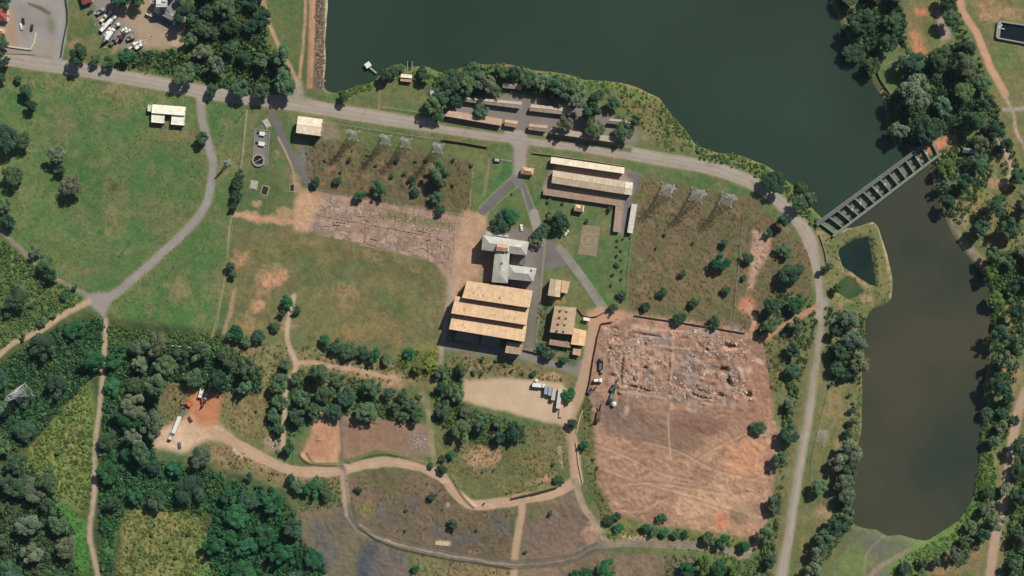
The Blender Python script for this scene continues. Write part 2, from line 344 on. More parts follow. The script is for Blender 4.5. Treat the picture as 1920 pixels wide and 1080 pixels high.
# haul roads and tracks
HR, HR2 = (184, 152, 124), (174, 142, 114)
stroke([(1124, 585), (1112, 620), (1100, 690), (1085, 740), (1068, 790), (1076, 850), (1083, 900)], 22, HR, HR2, 2, 2, ruts=(164, 134, 110), name='dirt_road')
paint([(1100, 580), (1150, 578), (1190, 590), (1150, 606), (1120, 615), (1098, 608)], (186, 142, 112), None, 2, 4, name='dirt_road')
paint([(870, 712), (950, 708), (1055, 718), (1068, 735), (1076, 770), (1062, 800), (1000, 786), (868, 752)], (198, 172, 142), (186, 158, 128), 1, 3, name='gravel_yard')
paint([(298, 712), (360, 720), (416, 738), (418, 790), (350, 775), (345, 800), (290, 800), (290, 740)], (132, 112, 76), (118, 104, 70), 2, 4, name='scrub_ground')
paint([(290, 805), (340, 790), (360, 770), (410, 790), (440, 815), (430, 830), (380, 830), (350, 850), (290, 842)], (204, 172, 142), (192, 156, 124), 2, 5, name='dirt_yard')
paint([(356, 728), (416, 738), (410, 796), (376, 800), (352, 770)], (186, 118, 78), (176, 122, 88), 2, 4, name='dirt_yard')
paint([(418, 740), (500, 735), (500, 800), (535, 850), (470, 830), (418, 800)], (116, 106, 66), (136, 116, 80), 3, 5, name='scrub_ground')
paint([(385, 830), (430, 825), (500, 850), (540, 880), (640, 885), (640, 910), (540, 910), (470, 890), (400, 870)], (150, 122, 92), (130, 112, 78), 3, 6, name='scrub_ground')
patch(455, 850, 22, 12, (204, 172, 146), None, 24, 2, 8, .9); patch(485, 862, 26, 14, (190, 142, 114), None, 20, 3, 8, .7); patch(512, 835, 18, 20, (170, 140, 120), None, 0, 3, 8, .7)
paint([(600, 765), (640, 776), (637, 870), (590, 873), (563, 856)], (190, 148, 114), (178, 132, 98), 1, 3, name='dirt_yard')
paint([(640, 778), (700, 782), (802, 796), (808, 856), (700, 846), (655, 862), (640, 860)], (150, 116, 92), (138, 112, 90), 1, 3, name='dirt_yard')
paint([(604, 768), (660, 780), (650, 800), (620, 800)], (128, 110, 98), (150, 124, 104), 3, 5, a=.8)
paint([(770, 820), (804, 800), (806, 852), (760, 848)], (146, 128, 112), (120, 108, 98), 3, 5, noise=N_fine)
stroke([(575, 850), (590, 868), (640, 868)], 4, (104, 104, 64), None, 1, 1); stroke([(655, 862), (690, 852), (730, 848), (780, 860), (802, 866)], 5, (104, 100, 60), None, 1, 1)
stroke([(600, 766), (580, 805), (563, 852)], 4, (118, 106, 68), None, 1, 1)
# centre-south grass
paint([(820, 790), (990, 800), (1060, 800), (1070, 890), (1045, 908), (960, 934), (890, 926), (845, 888), (812, 870)], (102, 102, 60), (124, 112, 70), 2, 4, name='meadow')
patch(900, 858, 34, 14, (188, 144, 112), None, -12, 3, 12, .8); patch(1010, 902, 34, 6, (194, 150, 118), None, -16, 2, 5, .9); patch(960, 890, 50, 20, (92, 100, 56), None, 0, 6, 12, .7); patch(1030, 830, 30, 26, (130, 112, 78), None, 0, 4, 12, .7)
stroke([(1046, 832), (1056, 880)], 4, (186, 160, 132), None, 2, 2, a=.6)
# spoil ground along the bottom
paint([(648, 892), (720, 882), (800, 890), (850, 900), (880, 940), (965, 955), (965, 1050), (900, 1050), (760, 1020), (672, 985), (650, 940)], (98, 86, 66), (118, 102, 80), 3, 6, name='spoil_ground')
paint([(545, 955), (650, 940), (670, 990), (700, 1010), (660, 1060), (660, 1140), (610, 1140), (590, 1060), (560, 1000)], (118, 104, 82), (102, 96, 82), 3, 6, name='spoil_ground')
paint([(690, 1015), (765, 1035), (765, 1140), (660, 1140), (668, 1060)], (122, 104, 92), (104, 96, 90), 2, 4, name='spoil_ground')
paint([(690, 1015), (712, 1022), (700, 1050), (690, 1110), (664, 1110), (672, 1050)], (64, 72, 78), (84, 88, 90), 2, 5)
for (u, v, ru, rv, an) in [(715, 955, 12, 24, -40), (730, 975, 40, 8, 24), (775, 960, 6, 60, 4), (590, 985, 12, 26, -30), (610, 1030, 18, 40, -20), (840, 1000, 40, 10, 12), (880, 1010, 20, 14, 0), (940, 985, 26, 18, 10), (930, 960, 20, 6, 40), (735, 945, 14, 6, 30)]:
    patch(u, v, ru, rv, (110, 106, 98), (90, 89, 84), an, 4, 12, .85)
patch(683, 955, 22, 10, (122, 118, 66), None, 0, 3, 8, .7); patch(720, 905, 60, 10, (104, 100, 62), None, 8, 3, 8, .7); patch(600, 960, 30, 14, (120, 104, 74), None, 0, 3, 8, .6)
patch(832, 1019, 14, 4, (196, 172, 140), None, 6, 1, 2, .9); patch(838, 946, 6, 5, (190, 160, 134), None, 0, 1, 4, .9); patch(885, 1036, 10, 5, (170, 126, 98), None, 0, 2, 4, .8)
paint([(990, 945), (1075, 925), (1105, 960), (1130, 1005), (1100, 1030), (1060, 1045), (975, 1048), (980, 985)], (114, 97, 84), (132, 110, 92), 3, 5, name='spoil_ground')
patch(1110, 1000, 20, 26, (176, 136, 108), None, 0, 4, 8, .7); patch(1020, 955, 30, 12, (110, 106, 66), None, -10, 3, 8, .7); patch(1000, 960, 14, 26, (104, 104, 64), None, 0, 3, 8, .6)
paint([(975, 1045), (1100, 1030), (1300, 1045), (1290, 1140), (975, 1140)], (116, 100, 80), (136, 114, 92), 3, 6, name='spoil_ground')
paint([(770, 1030), (960, 1062), (960, 1140), (770, 1140)], (126, 112, 76), (142, 120, 84), 2, 5, name='scrub_ground')
paint([(1130, 985), (1250, 990), (1400, 1010), (1390, 1050), (1300, 1035), (1140, 1010)], (116, 118, 62), (142, 122, 84), 3, 6, name='scrub_ground')
patch(1200, 1008, 34, 4, (200, 168, 138), None, 4, 1, 6, .9); patch(1120, 985, 14, 16, (182, 146, 116), None, 30, 2, 6, .8); patch(1165, 985, 20, 8, (150, 132, 76), None, 0, 2, 5, .8)
# haul road network
stroke([(395, 808), (440, 830), (490, 858), (550, 882), (620, 884), (680, 872), (730, 866), (785, 874), (830, 895), (855, 925), (885, 946), (930, 944), (985, 935), (1050, 920), (1082, 900)], 19, HR, (192, 160, 130), 2, 2, ruts=(166, 136, 112), name='dirt_road')
stroke([(980, 936), (975, 985), (966, 1040), (962, 1140)], 14, HR, HR2, 2, 2, name='dirt_road')
stroke([(1078, 900), (1092, 945), (1122, 990), (1135, 1012)], 13, (150, 132, 112), (164, 140, 116), 2, 2, ruts=(178, 152, 124), name='dirt_track')
stroke([(643, 880), (650, 940), (668, 985), (720, 1012), (800, 1032), (960, 1058), (1060, 1050), (1120, 1022), (1240, 1020), (1340, 1028), (1400, 1040)], 14, (136, 122, 106), (150, 130, 110), 2, 2, ruts=(102, 98, 92), name='dirt_track')
for off in (-7, -3, 4, 8):
    stroke([(652 + off, 940), (670 + off * .7, 985 + off * .5), (720, 1012 + off), (800, 1032 + off), (880, 1046 + off), (960, 1058 + off), (1060, 1050 + off), (1120, 1024 + off)], 2.8, rng.choice([(86, 80, 72), (94, 86, 76), (162, 142, 116)]), None, 1.2, 2.5, a=.9)
stroke([(637, 770), (640, 820), (643, 880)], 4, (120, 104, 88), None, 1.5, 1, name='dirt_track')
stroke([(640, 885), (643, 920), (650, 965)], 7, (166, 142, 116), None, 2, 1.5, name='dirt_track')
stroke([(552, 555), (543, 590), (538, 630), (545, 655), (556, 684), (545, 710), (536, 735), (532, 800), (530, 840)], 9, (182, 156, 132), None, 2, 1.5, name='footpath')
stroke([(556, 684), (580, 680), (612, 686), (680, 696), (750, 712)], 9, (188, 152, 124), None, 2, 3, name='footpath')
stroke([(790, 740), (800, 760), (806, 800), (816, 866)], 9, (170, 146, 116), None, 3, 4, a=.7)
# west drives and tracks
stroke([(376, 186), (380, 225), (388, 262), (399, 305), (396, 345), (385, 385), (360, 420), (320, 460), (270, 505), (230, 540), (202, 560)], 15, (150, 144, 136), (140, 134, 126), 1.4, 1, name='asphalt_drive', shoulder=(138, 122, 84))
paint([(155, 566), (162, 552), (190, 548), (215, 550), (212, 565), (200, 585), (196, 610), (190, 590), (172, 576)], (152, 144, 134), (146, 138, 128), 1, 2, name='asphalt_drive')
stroke([(165, 565), (120, 590), (75, 620), (30, 640), (-10, 672), (-80, 720)], 11, (186, 160, 130), (176, 148, 118), 2, 2, name='dirt_track')
stroke([(160, 552), (105, 522), (50, 478), (0, 432), (-80, 370)], 8, (152, 138, 120), None, 2, 1, ruts=(104, 100, 88), name='dirt_track')
stroke([(198, 600), (195, 680), (187, 760), (179, 830), (176, 930), (168, 1000), (178, 1050), (190, 1120)], 9, (168, 150, 124), None, 2, 1.5, name='dirt_track', shoulder=(104, 108, 66))
stroke([(462, 208), (456, 280), (444, 370), (432, 420), (424, 500), (408, 590), (398, 632)], 3.5, (160, 138, 100), None, 1.5, 1, name='footpath')
stroke([(440, 545), (430, 590), (420, 625)], 8, (180, 142, 112), None, 2, 2, a=.8)
# top left: quarry depot
paint([(-90, -100), (128, -100), (118, 100), (90, 112), (0, 100), (-90, 98)], (142, 138, 132), (152, 146, 138), 1, 1, name='car_park')
paint([(14, 30), (28, 10), (34, 60), (30, 95), (12, 85)], (160, 134, 110), None, 2, 3); paint([(70, 85), (100, 78), (104, 95), (70, 100)], (158, 140, 116), None, 2, 3)
paint([(38, 8), (90, 12), (98, 25), (96, 60), (70, 50), (40, 75), (34, 50)], (138, 130, 122), (150, 142, 132), 2, 2, name='car_park'); stroke([(55, 8), (75, 14), (92, 24)], 5, (96, 88, 72), None, 2, 3)
paint([(92, 30), (102, 40), (102, 64), (92, 60)], (110, 112, 84), None, 2, 2)
paint([(126, -100), (130, 40), (120, 106), (170, 130), (300, 140), (345, 140), (350, 100), (230, 92), (200, 80), (180, 40), (160, 10), (155, -100)], (84, 104, 60), (104, 106, 66), 2, 4, name='lawn')
patch(140, 80, 18, 10, (146, 120, 86), None, 0, 3, 6, .8); patch(215, 90, 7, 16, (166, 130, 106), None, 20, 2, 4, .8); patch(300, 120, 60, 14, (116, 112, 68), None, 4, 4, 8, .8)
paint([(165, -100), (355, -100), (358, 30), (345, 80), (320, 92), (240, 92), (215, 80), (190, 50), (178, 20)], (170, 146, 118), (160, 136, 112), 2, 4, name='gravel_yard')
paint([(165, -20), (200, -20), (215, 30), (250, 55), (275, 85), (230, 90), (190, 60), (172, 20)], (140, 132, 124), (128, 122, 114), 3, 4)
paint([(300, -20), (355, -20), (350, 60), (330, 50), (290, 50), (285, 20)], (140, 136, 128), (120, 118, 114), 3, 4); patch(335, 85, 20, 6, (190, 160, 130), None, 8, 2, 5, .8)
# main road
MR = [(-120, 96), (-30, 104), (60, 118), (120, 126), (250, 148), (400, 175), (500, 188), (600, 203), (760, 228), (900, 248), (1000, 260), (1120, 277), (1240, 298), (1330, 314), (1400, 338), (1440, 360), (1475, 390), (1505, 425), (1528, 475), (1541, 530), (1542, 580), (1530, 660), (1520, 740), (1505, 820), (1490, 910), (1476, 1000), (1464, 1090), (1450, 1200)]
stroke(MR, 25, (166, 154, 140), (158, 145, 131), 1.3, .8, name='main_road', shoulder=(134, 118, 82))
stroke([(q[0], q[1] - 6) for q in MR[3:14]], 3, (172, 160, 146), None, 2, 1, a=.5); stroke([(q[0], q[1] + 5) for q in MR[3:14]], 3, (140, 130, 120), None, 2, 1, a=.4)
stroke([(q[0] + 4, q[1]) for q in MR[16:]], 4, (176, 158, 140), None, 2, 1, a=.5)
stroke([(118, -60), (118, 40), (112, 90), (104, 118)], 18, (146, 142, 136), (152, 148, 140), 1.3, .8, name='main_road')
paint([(362, 172), (366, 162), (390, 168), (392, 182), (380, 195), (370, 193)], (164, 150, 136), None, 1, 1)
paint([(948, 250), (1000, 258), (990, 275), (986, 330), (962, 330), (964, 282)], (158, 146, 134), (150, 138, 126), 1, 2, name='main_road')
paint([(520, 188), (545, 168), (552, 150), (565, 150), (570, 178), (600, 200)], (148, 136, 124), (156, 142, 128), 1, 3)
for (a, b) in [((505, 186), (500, 200)), ((685, 208), (676, 226)), ((875, 240), (865, 260)), ((1246, 294), (1240, 302))]: stroke([a, b], 1.6, (112, 104, 96), None, 1, 0, a=.7, sm=False)
for k in range(26):
    t = rng.random() * .96; q = smooth(MR, 20); i = int(t * (len(q) - 8)); a_, b_ = q[i], q[i + 3]; off = rng.uniform(-7, 7); nx, ny = -(b_ - a_)[1], (b_ - a_)[0]; L_ = math.hypot(nx, ny) + 1e-6
    stroke([(a_[0] + nx / L_ * off, a_[1] + ny / L_ * off), (b_[0] + nx / L_ * off, b_[1] + ny / L_ * off)], rng.uniform(2, 7), rng.choice([(136, 124, 112), (174, 158, 142), (146, 132, 118)]), None, 1.5, 1.5, a=.5)
for off in (-6.5, -2.5, 3, 7):
    q = smooth(MR, 6); d_ = np.gradient(q, axis=0); nrm = np.stack([-d_[:, 1], d_[:, 0]], 1) / (np.hypot(d_[:, 0], d_[:, 1])[:, None] + 1e-6); stroke(q + nrm * off, 1.6, (176, 160, 142) if off in (-6.5, 3) else (138, 126, 112), None, 1.4, 1, a=.4, sm=False)
# depot lane and dam
stroke([(505, -60), (520, 70), (548, 140), (556, 152)], 7, (178, 140, 108), None, 2, 1.5, name='dirt_track') if False else stroke([(478, -60), (500, 25), (520, 80), (545, 128), (556, 150)], 7, (178, 142, 110), None, 2, 1.5, name='dirt_track')
paint([(490, -100), (572, -100), (566, 140), (545, 125), (505, 40)], (84, 104, 58), (98, 108, 64), 2, 2, name='lawn')
stroke([(478, -60), (500, 25), (520, 80), (545, 128), (556, 150)], 7, (178, 142, 110), None, 2, 1.5, name='dirt_track')
stroke([(574, -90), (572, 40), (562, 145)], 6, (184, 146, 112), None, 1.5, .6, name='dirt_track')
stroke([(586, -90), (585, 40), (581, 160)], 12, (180, 138, 104), (170, 130, 98), 1.5, .6, name='dirt_track')
stroke([(600, -90), (598, 60), (594, 165)], 14, (130, 104, 86), (104, 86, 76), 1.5, 1, name='dam_embankment')
stroke([(614, -90), (612, 60), (606, 162)], 8, (172, 144, 122), (186, 158, 134), 1.5, .8, name='dam_embankment')
paint([(436, 10), (452, 0), (455, 60), (466, 80), (460, 95), (448, 70)], (176, 132, 84), None, 2, 3); paint([(440, -30), (470, -30), (455, 20), (435, 15)], (170, 128, 92), None, 2, 3)
# lake shore
SH = [(630, 165), (690, 148), (740, 120), (768, 122), (800, 120), (840, 138), (880, 120), (960, 122), (1060, 140), (1170, 158), (1230, 182), (1280, 235), (1320, 275), (1400, 290), (1470, 330), (1530, 400), (1560, 440)]
stroke(SH, 46, (92, 116, 60), (116, 118, 68), 6, 6, a=.85, name='lake_shore')
paint([(690, 160), (800, 140), (802, 212), (690, 196)], (98, 108, 64), (112, 112, 70), 2, 2, name='lawn'); stroke([(712, 155), (710, 210)], 3, (150, 128, 96), None, 1, 1)
stroke([(716, 200), (800, 213)], 3, (140, 126, 94), None, 1, .5)
paint([(1130, 170), (1240, 190), (1310, 275), (1250, 285), (1180, 262), (1190, 220)], (112, 112, 66), (128, 112, 78), 3, 6, name='scrub_ground'); patch(1225, 255, 22, 14, (136, 118, 98), None, 10, 4, 8, .8)
patch(1190, 175, 40, 14, (104, 124, 62), None, 14, 4, 8, .8); patch(1130, 160, 40, 8, (92, 124, 60), None, 10, 3, 6, .8)
paint([(835, 205), (875, 180), (980, 175), (1130, 205), (1200, 250), (1190, 272), (1020, 250), (835, 228)], (136, 124, 114), (120, 112, 106), 2, 3, name='paved_yard')
stroke([(820, 228), (880, 238), (942, 246)], 9, (96, 108, 62), (112, 112, 70), 1.5, 1.5, name='lawn'); stroke([(992, 254), (1060, 263), (1180, 281)], 9, (100, 108, 62), (114, 112, 70), 1.5, 1.5, name='lawn')
for q in ([(898, 390), (928, 360), (958, 332)], [(912, 403), (944, 371), (972, 350)], [(985, 345), (1002, 388), (1014, 420)], [(978, 352), (988, 388), (998, 422)], [(1060, 465), (1098, 518), (1138, 574)], [(1022, 452), (1018, 500), (1012, 580), (1006, 640)], [(888, 310), (884, 350), (880, 400)], [(960, 302), (930, 297)]): stroke(q, 1.6, (164, 154, 124), None, 1.2, .5, a=.8)
# right: peninsula, strips and far shore
paint([(1532, 428), (1560, 432), (1640, 412), (1668, 470), (1676, 560), (1640, 580), (1545, 560)], (126, 118, 74), (104, 112, 66), 2, 3, name='meadow')
stroke([(1570, 436), (1635, 416), (1655, 450), (1668, 510), (1670, 556)], 5, (172, 146, 110), None, 1.5, 1); stroke([(1570, 495), (1600, 520), (1625, 540), (1635, 570)], 8, (160, 130, 96), None, 2, 2, a=.9)
patch(1575, 560, 26, 10, (134, 126, 68), None, 0, 3, 6, .7); patch(1620, 560, 20, 10, (172, 138, 104), None, 0, 3, 6, .8); patch(1575, 580, 8, 14, (176, 136, 106), None, 0, 2, 4, .8)
paint([(1548, 570), (1620, 585), (1618, 700), (1612, 850), (1600, 990), (1560, 1080), (1490, 1140), (1478, 1080), (1500, 950), (1525, 780)], (130, 116, 76), (102, 106, 64), 2, 3, name='meadow')
stroke([(1546, 680), (1530, 780), (1512, 900), (1496, 1010), (1484, 1100)], 8, (98, 108, 60), None, 2, 2, a=.7)
patch(1565, 750, 20, 50, (146, 124, 82), None, 4, 6, 8, .7); patch(1540, 820, 9, 18, (150, 142, 134), None, 4, 3, 4, .8); patch(1545, 960, 20, 16, (168, 136, 100), None, 0, 4, 6, .8); patch(1520, 1000, 12, 30, (104, 106, 60), None, 10, 4, 6, .6); patch(1575, 830, 12, 14, (164, 134, 98), None, 0, 3, 6, .7)
paint([(1430, 640), (1500, 590), (1535, 600), (1520, 720), (1495, 860), (1470, 1010), (1440, 1130), (1400, 1130), (1430, 1010), (1460, 900), (1464, 820), (1448, 740)], (122, 112, 72), (98, 102, 60), 2, 4, name='scrub_ground')
stroke([(1440, 632), (1480, 605), (1530, 575)], 11, (176, 130, 102), (166, 126, 98), 2, 1.5, name='dirt_track')
paint([(1600, 990), (1680, 1000), (1740, 1005), (1790, 985), (1770, 1010), (1700, 1045), (1660, 1140), (1540, 1140), (1570, 1050)], (112, 116, 78), (104, 106, 84), 3, 5, name='mud_flat')
patch(1600, 1060, 26, 40, (110, 126, 66), None, 14, 5, 10, .85); patch(1650, 1020, 40, 16, (108, 108, 98), (92, 98, 88), 0, 5, 10, .8); patch(1640, 1060, 12, 20, (126, 124, 80), None, 0, 4, 8, .6); stroke([(1740, 1015), (1690, 1040), (1640, 1070), (1615, 1120)], 10, (146, 132, 110), None, 2, 2); stroke([(1660, 1000), (1625, 1040), (1620, 1080)], 3, (146, 132, 110), None, 2, 2, a=.7)
FS = [(1555, -100), (1990, -100), (1990, 1140), (1640, 1140), (1670, 1080), (1760, 1010), (1800, 980), (1830, 920), (1840, 800), (1850, 700), (1830, 740), (1850, 620), (1850, 560), (1800, 470), (1780, 420), (1760, 360), (1740, 320), (1720, 300), (1660, 280), (1660, 190), (1630, 130), (1590, 60)]
paint(FS, (104, 108, 66), (126, 114, 76), 3, 4, name='far_shore')
for (u, v, ru, rv, an, c) in [(1740, 1030, 90, 22, -32, (92, 132, 62)), (1820, 960, 20, 60, 14, (88, 126, 60)), (1845, 860, 14, 70, 4, (90, 124, 62)), (1900, 530, 40, 60, 0, (88, 118, 60)), (1860, 620, 16, 40, 14, (88, 122, 62)), (1700, 120, 24, 34, 20, (88, 108, 58)), (1670, 110, 20, 40, -20, (100, 116, 64)), (1770, 45, 14, 40, -26, (68, 112, 58)),
        (1890, 110, 40, 30, 0, (88, 112, 60)), (1860, 20, 30, 20, 0, (150, 124, 90)), (1880, 30, 40, 10, 0, (170, 136, 102)), (1745, 60, 14, 30, -20, (102, 108, 64)), (1760, 265, 40, 14, -10, (190, 130, 96)), (1735, 262, 16, 10, 0, (196, 140, 104)), (1790, 280, 20, 8, 0, (176, 134, 96)), (1840, 370, 30, 24, 0, (124, 116, 70)), (1875, 345, 30, 9, 6, (196, 142, 110)),
        (1800, 400, 10, 30, -20, (160, 136, 112)), (1770, 340, 8, 40, -18, (150, 128, 104)), (1830, 390, 14, 10, 0, (150, 124, 84)), (1900, 400, 30, 16, 0, (118, 114, 66)), (1800, 1040, 40, 20, -28, (150, 118, 82)), (1770, 1060, 40, 18, -20, (140, 116, 80)), (1605, 40, 12, 30, -16, (176, 142, 104)), (1870, 890, 12, 60, 6, (124, 120, 72)), (1890, 700, 20, 60, 0, (140, 120, 80)), (1900, 600, 20, 30, 0, (140, 122, 82)), (1625, 150, 10, 50, -18, (174, 134, 106)), (1650, 178, 8, 12, 0, (172, 140, 108))]:
    patch(u, v, ru, rv, c, (min(255, c[0] + 14), c[1], c[2]), an, 4, 8, .85)
paint([(1650, 95), (1692, 84), (1705, 112), (1688, 162), (1668, 178), (1644, 135)], (84, 108, 60), (98, 112, 66), 2, 3, name='lawn'); stroke([(1660, 120), (1680, 116), (1694, 100)], 2, (128, 132, 92), None, 1, 1, a=.6); patch(1870, 250, 30, 40, (112, 114, 70), None, 0, 4, 8, .5); patch(1730, 22, 16, 8, (186, 118, 80), None, -10, 2, 5, .9)
paint([(1704, 62), (1720, 54), (1740, 105), (1716, 110)], (196, 134, 96), (186, 126, 90), 1, 2); paint([(1752, 20), (1762, 17), (1788, 72), (1766, 80)], (166, 146, 132), (156, 136, 124), 1, 1, name='concrete_lane')
stroke([(1792, -40), (1805, 20), (1830, 60), (1850, 110), (1870, 150), (1885, 178)], 14, (198, 152, 120), (188, 142, 112), 2, 2, name='dirt_road'); stroke([(1885, 180), (1900, 215), (1912, 260), (1960, 330)], 6, (168, 150, 128), None, 2, 1, name='dirt_track'); stroke([(1880, 205), (1905, 205), (1960, 195)], 7, (156, 144, 134), None, 2, 1, name='dirt_track')
stroke([(1862, 240), (1885, 285), (1898, 320), (1880, 345)], 10, (172, 152, 126), None, 2, 2, name='dirt_track')
stroke([(1990, 700), (1935, 720), (1910, 770), (1895, 850), (1885, 920), (1868, 1000), (1855, 1090), (1845, 1200)], 17, (178, 152, 128), (170, 142, 118), 2, 1.2, name='dirt_road', shoulder=(140, 120, 82))
stroke([(1920, 735), (1905, 640), (1930, 560)], 12, (160, 136, 104), None, 4, 3, a=.5)
stroke([(1745, 322), (1766, 382), (1788, 432), (1818, 468), (1850, 500)], 16, (152, 130, 112), (136, 122, 108), 3, 4, a=.9)
stroke([(1640, 165), (1655, 180), (1662, 205)], 10, (174, 136, 108), None, 2, 2); stroke([(1612, 110), (1632, 150)], 8, (170, 130, 104), None, 2, 2)
# spillway banks
paint([(1526, 425), (1545, 440), (1562, 450), (1548, 455), (1532, 440)], (176, 138, 112), None, 1, 3)

# ------------------------------------------------------------------ relief
LAKE = [(619, -4200), (617, 0), (612, 90), (610, 168), (625, 172), (652, 164), (700, 150), (706, 142), (715, 128), (745, 116), (772, 121), (800, 120), (825, 134), (845, 132), (880, 117), (950, 117), (1000, 127), (1060, 135), (1090, 145), (1160, 150), (1200, 162), (1240, 182), (1262, 215), (1290, 245), (1306, 268), (1345, 284), (1400, 290), (1440, 308), (1475, 335), (1500, 355), (1540, 405), (1560, 425), (1640, 370), (1720, 302), (1700, 282), (1668, 262), (1660, 230), (1655, 185), (1640, 165), (1615, 118), (1590, 80), (1572, 40), (1552, 0), (1500, -4200)]
POND = [(1562, 428), (1600, 424), (1640, 412), (1650, 425), (1665, 470), (1676, 520), (1676, 560), (1660, 575), (1636, 580), (1626, 600), (1626, 640), (1620, 680), (1620, 760), (1618, 810), (1606, 860), (1602, 930), (1598, 980), (1622, 990), (1645, 990), (1665, 1004), (1690, 1000), (1715, 1008), (1738, 1012), (1762, 997), (1800, 972), (1825, 930), (1835, 860), (1838, 800), (1850, 760), (1842, 730), (1852, 680), (1856, 620), (1858, 560), (1848, 520), (1810, 480), (1785, 440), (1770, 410), (1755, 365), (1740, 310), (1725, 300), (1640, 370)]
TRI = [(1572, 470), (1600, 452), (1628, 448), (1636, 500), (1642, 538), (1612, 520), (1585, 500)]
ALG = [(1572, 530), (1590, 520), (1606, 535), (1612, 552), (1590, 560), (1572, 548)]
for pts, dep, sf in ((LAKE, -3.2, 3), (POND, -3.2, 3), (TRI, -3.0, 2), (ALG, -3.0, 2)):
    w, m = pmask(pts, sf, 2.5)
    Z[w] = Z[w] * (1 - m) + dep * m
WATER_Z = -1.0
wet = np.clip(-Z / 1.0, 0, 1)
# small bank of red soil at the lake edge
w, m = pmask(LAKE, 4, 2.5)
rim = np.clip(1 - np.abs(m - .30) / .22, 0, 1) * np.clip(fbm(U[w], V[w], 60, 31, 2) * 4 - 1.5, 0, 1) * ((U[w] > 840) & (U[w] < 1260))
mixc(w, rim * .8, (172, 116, 84), (160, 110, 76), N_sm[w])
# relief of rough ground
rough = np.zeros(U.shape)
for nm, k in (('scrub_field', .5), ('demolition_yard', .55), ('foundation_ground', .35), ('spoil_ground', .5), ('scrub_ground', .5), ('woodland_floor', .6), ('far_shore', .3), ('meadow', .18), ('grass_field', .1), ('mud_flat', .15), ('dirt_yard', .1), ('lawn', .06), ('gravel_yard', .08)):
    if nm in REG: rough[RID == REG.index(nm)] = k
rough = blur(rough, 3) * (1 - np.clip(Zflat, 0, 1) * .9) * (1 - wet)
Z += rough * ((N_sm - .5) * 1.6 + (N_fine - .5) * 1.3)
raise_z([(578, -400), (594, -400), (590, 150), (576, 150)], 1.6, 3, 1)
w, m = pmask(YARD, 2, 3)
Z[w] += m * (T1[w] - .5) * .35 * np.clip((V[w] - 740) / 40, 0, 1)
def bump(u, v, ru, rv, h, ang=0):
    w = window(ell(u, v, ru * 2, rv * 2, ang), 6)
    a = math.radians(ang); x = U[w] - u + WX[w] * 2.5; y = V[w] - v + WY[w] * 2.5
    q = ((x * math.cos(a) + y * math.sin(a)) / ru) ** 2 + ((-x * math.sin(a) + y * math.cos(a)) / rv) ** 2
    Z[w] += h * np.exp(-q * 1.2)
def pit(u, v, ru, rv, d, ang=0):
    bump(u, v, ru * 1.9, rv * 1.9, 1.1, ang); bump(u, v, ru, rv, -d - 1.1, ang)
pit(1368, 650, 12, 5, 4.5, 8); pit(1358, 694, 9, 6, 5, 0); pit(1366, 714, 6, 10, 4.5, -20); pit(1404, 740, 7, 6, 4.5, 0); pit(1352, 742, 10, 3.5, 3, 10); pit(1326, 655, 5, 3, 3, 0); pit(1210, 690, 5, 4, 2.5, 0); pit(1166, 690, 3, 30, 3.4, 3); pit(1200, 728, 34, 2.6, 2.6, 10); pit(1310, 742, 26, 2.6, 2.6, 12); pit(1216, 628, 30, 2.2, 2, 8); pit(1255, 685, 2.5, 10, 1.6, 0)
pit(682, 793, 22, 4, 2.2, 10)
bump(598, 822, 9, 5, .8); bump(1145, 1000, 16, 5, 1.4); bump(830, 905, 8, 4, 1); bump(1388, 705, 5, 12, 1.6)
for k in range(130):
    u, v = rng.uniform(1140, 1345), rng.uniform(615, 762); bump(u, v, rng.uniform(2, 9), rng.uniform(1.6, 4), rng.uniform(-1.6, 1.6), rng.choice([8, 98, 8, 98, 30]))
for k in range(40):
    u, v = rng.uniform(1130, 1420), rng.uniform(800, 980); bump(u, v, rng.uniform(3, 10), rng.uniform(2, 4), rng.uniform(-.4, .6), rng.choice([-20, 14, 40]))
for (p) in ([(846, 893), (870, 930), (890, 950)], [(960, 932), (1045, 911)], [(655, 866), (690, 855), (730, 851), (780, 862), (802, 869)], [(563, 852), (585, 869), (640, 871)], [(672, 988), (720, 1016), (800, 1038), (960, 1064)]):
    w = window(p, 12); d, sd = dist(smooth(p), w, 1.5); Z[w] += np.exp(-(d / 3.2) ** 2) * 1.2
# fine mottling of every surface
mot = 1 + (N_sm - .5) * .26 + (N_fine - .5) * .34 + (WHITE - .5) * .16 + (N_big - .5) * .2
flat = np.isin(RID, [REG.index(n) for n in ('main_road', 'asphalt_drive', 'paved_yard', 'car_park', 'gravel_yard', 'dirt_road') if n in REG])
mot = np.where(flat, 1 + (mot - 1) * .28, mot)
GRAIN = np.where(flat, .35, 1.0)
C *= mot[..., None]
gr = np.isin(RID, [REG.index(n) for n in ('grass_field', 'lawn', 'meadow', 'ground', 'far_shore', 'lake_shore', 'scrub_ground') if n in REG])
veg = blur(gr.astype(float), 2)
for nz, amp, c_ in ((fbm(U, V, 34, 41, 4), .42, (72, 112, 60)), (fbm(U, V, 28, 42, 4), .5, (128, 120, 80)), (fbm(U, V, 10, 43, 3), .35, (120, 116, 76)), (fbm(U, V, 9, 44, 3), .3, (74, 96, 56))):
    k_ = np.clip((nz - .52) * 4.5, 0, 1) * amp * veg
    C = C * (1 - k_[..., None]) + lin(c_) * k_[..., None] * mot[..., None]
C *= (1 + (nrg.random(U.shape) - .5) * .26 * veg)[..., None]
lum = C @ np.array([.25, .65, .10])
C = C * .95 + lum[..., None] * .05
C[..., 0] *= 1 + (N_mid - .5) * .08
C = np.clip(C, .01, .9)

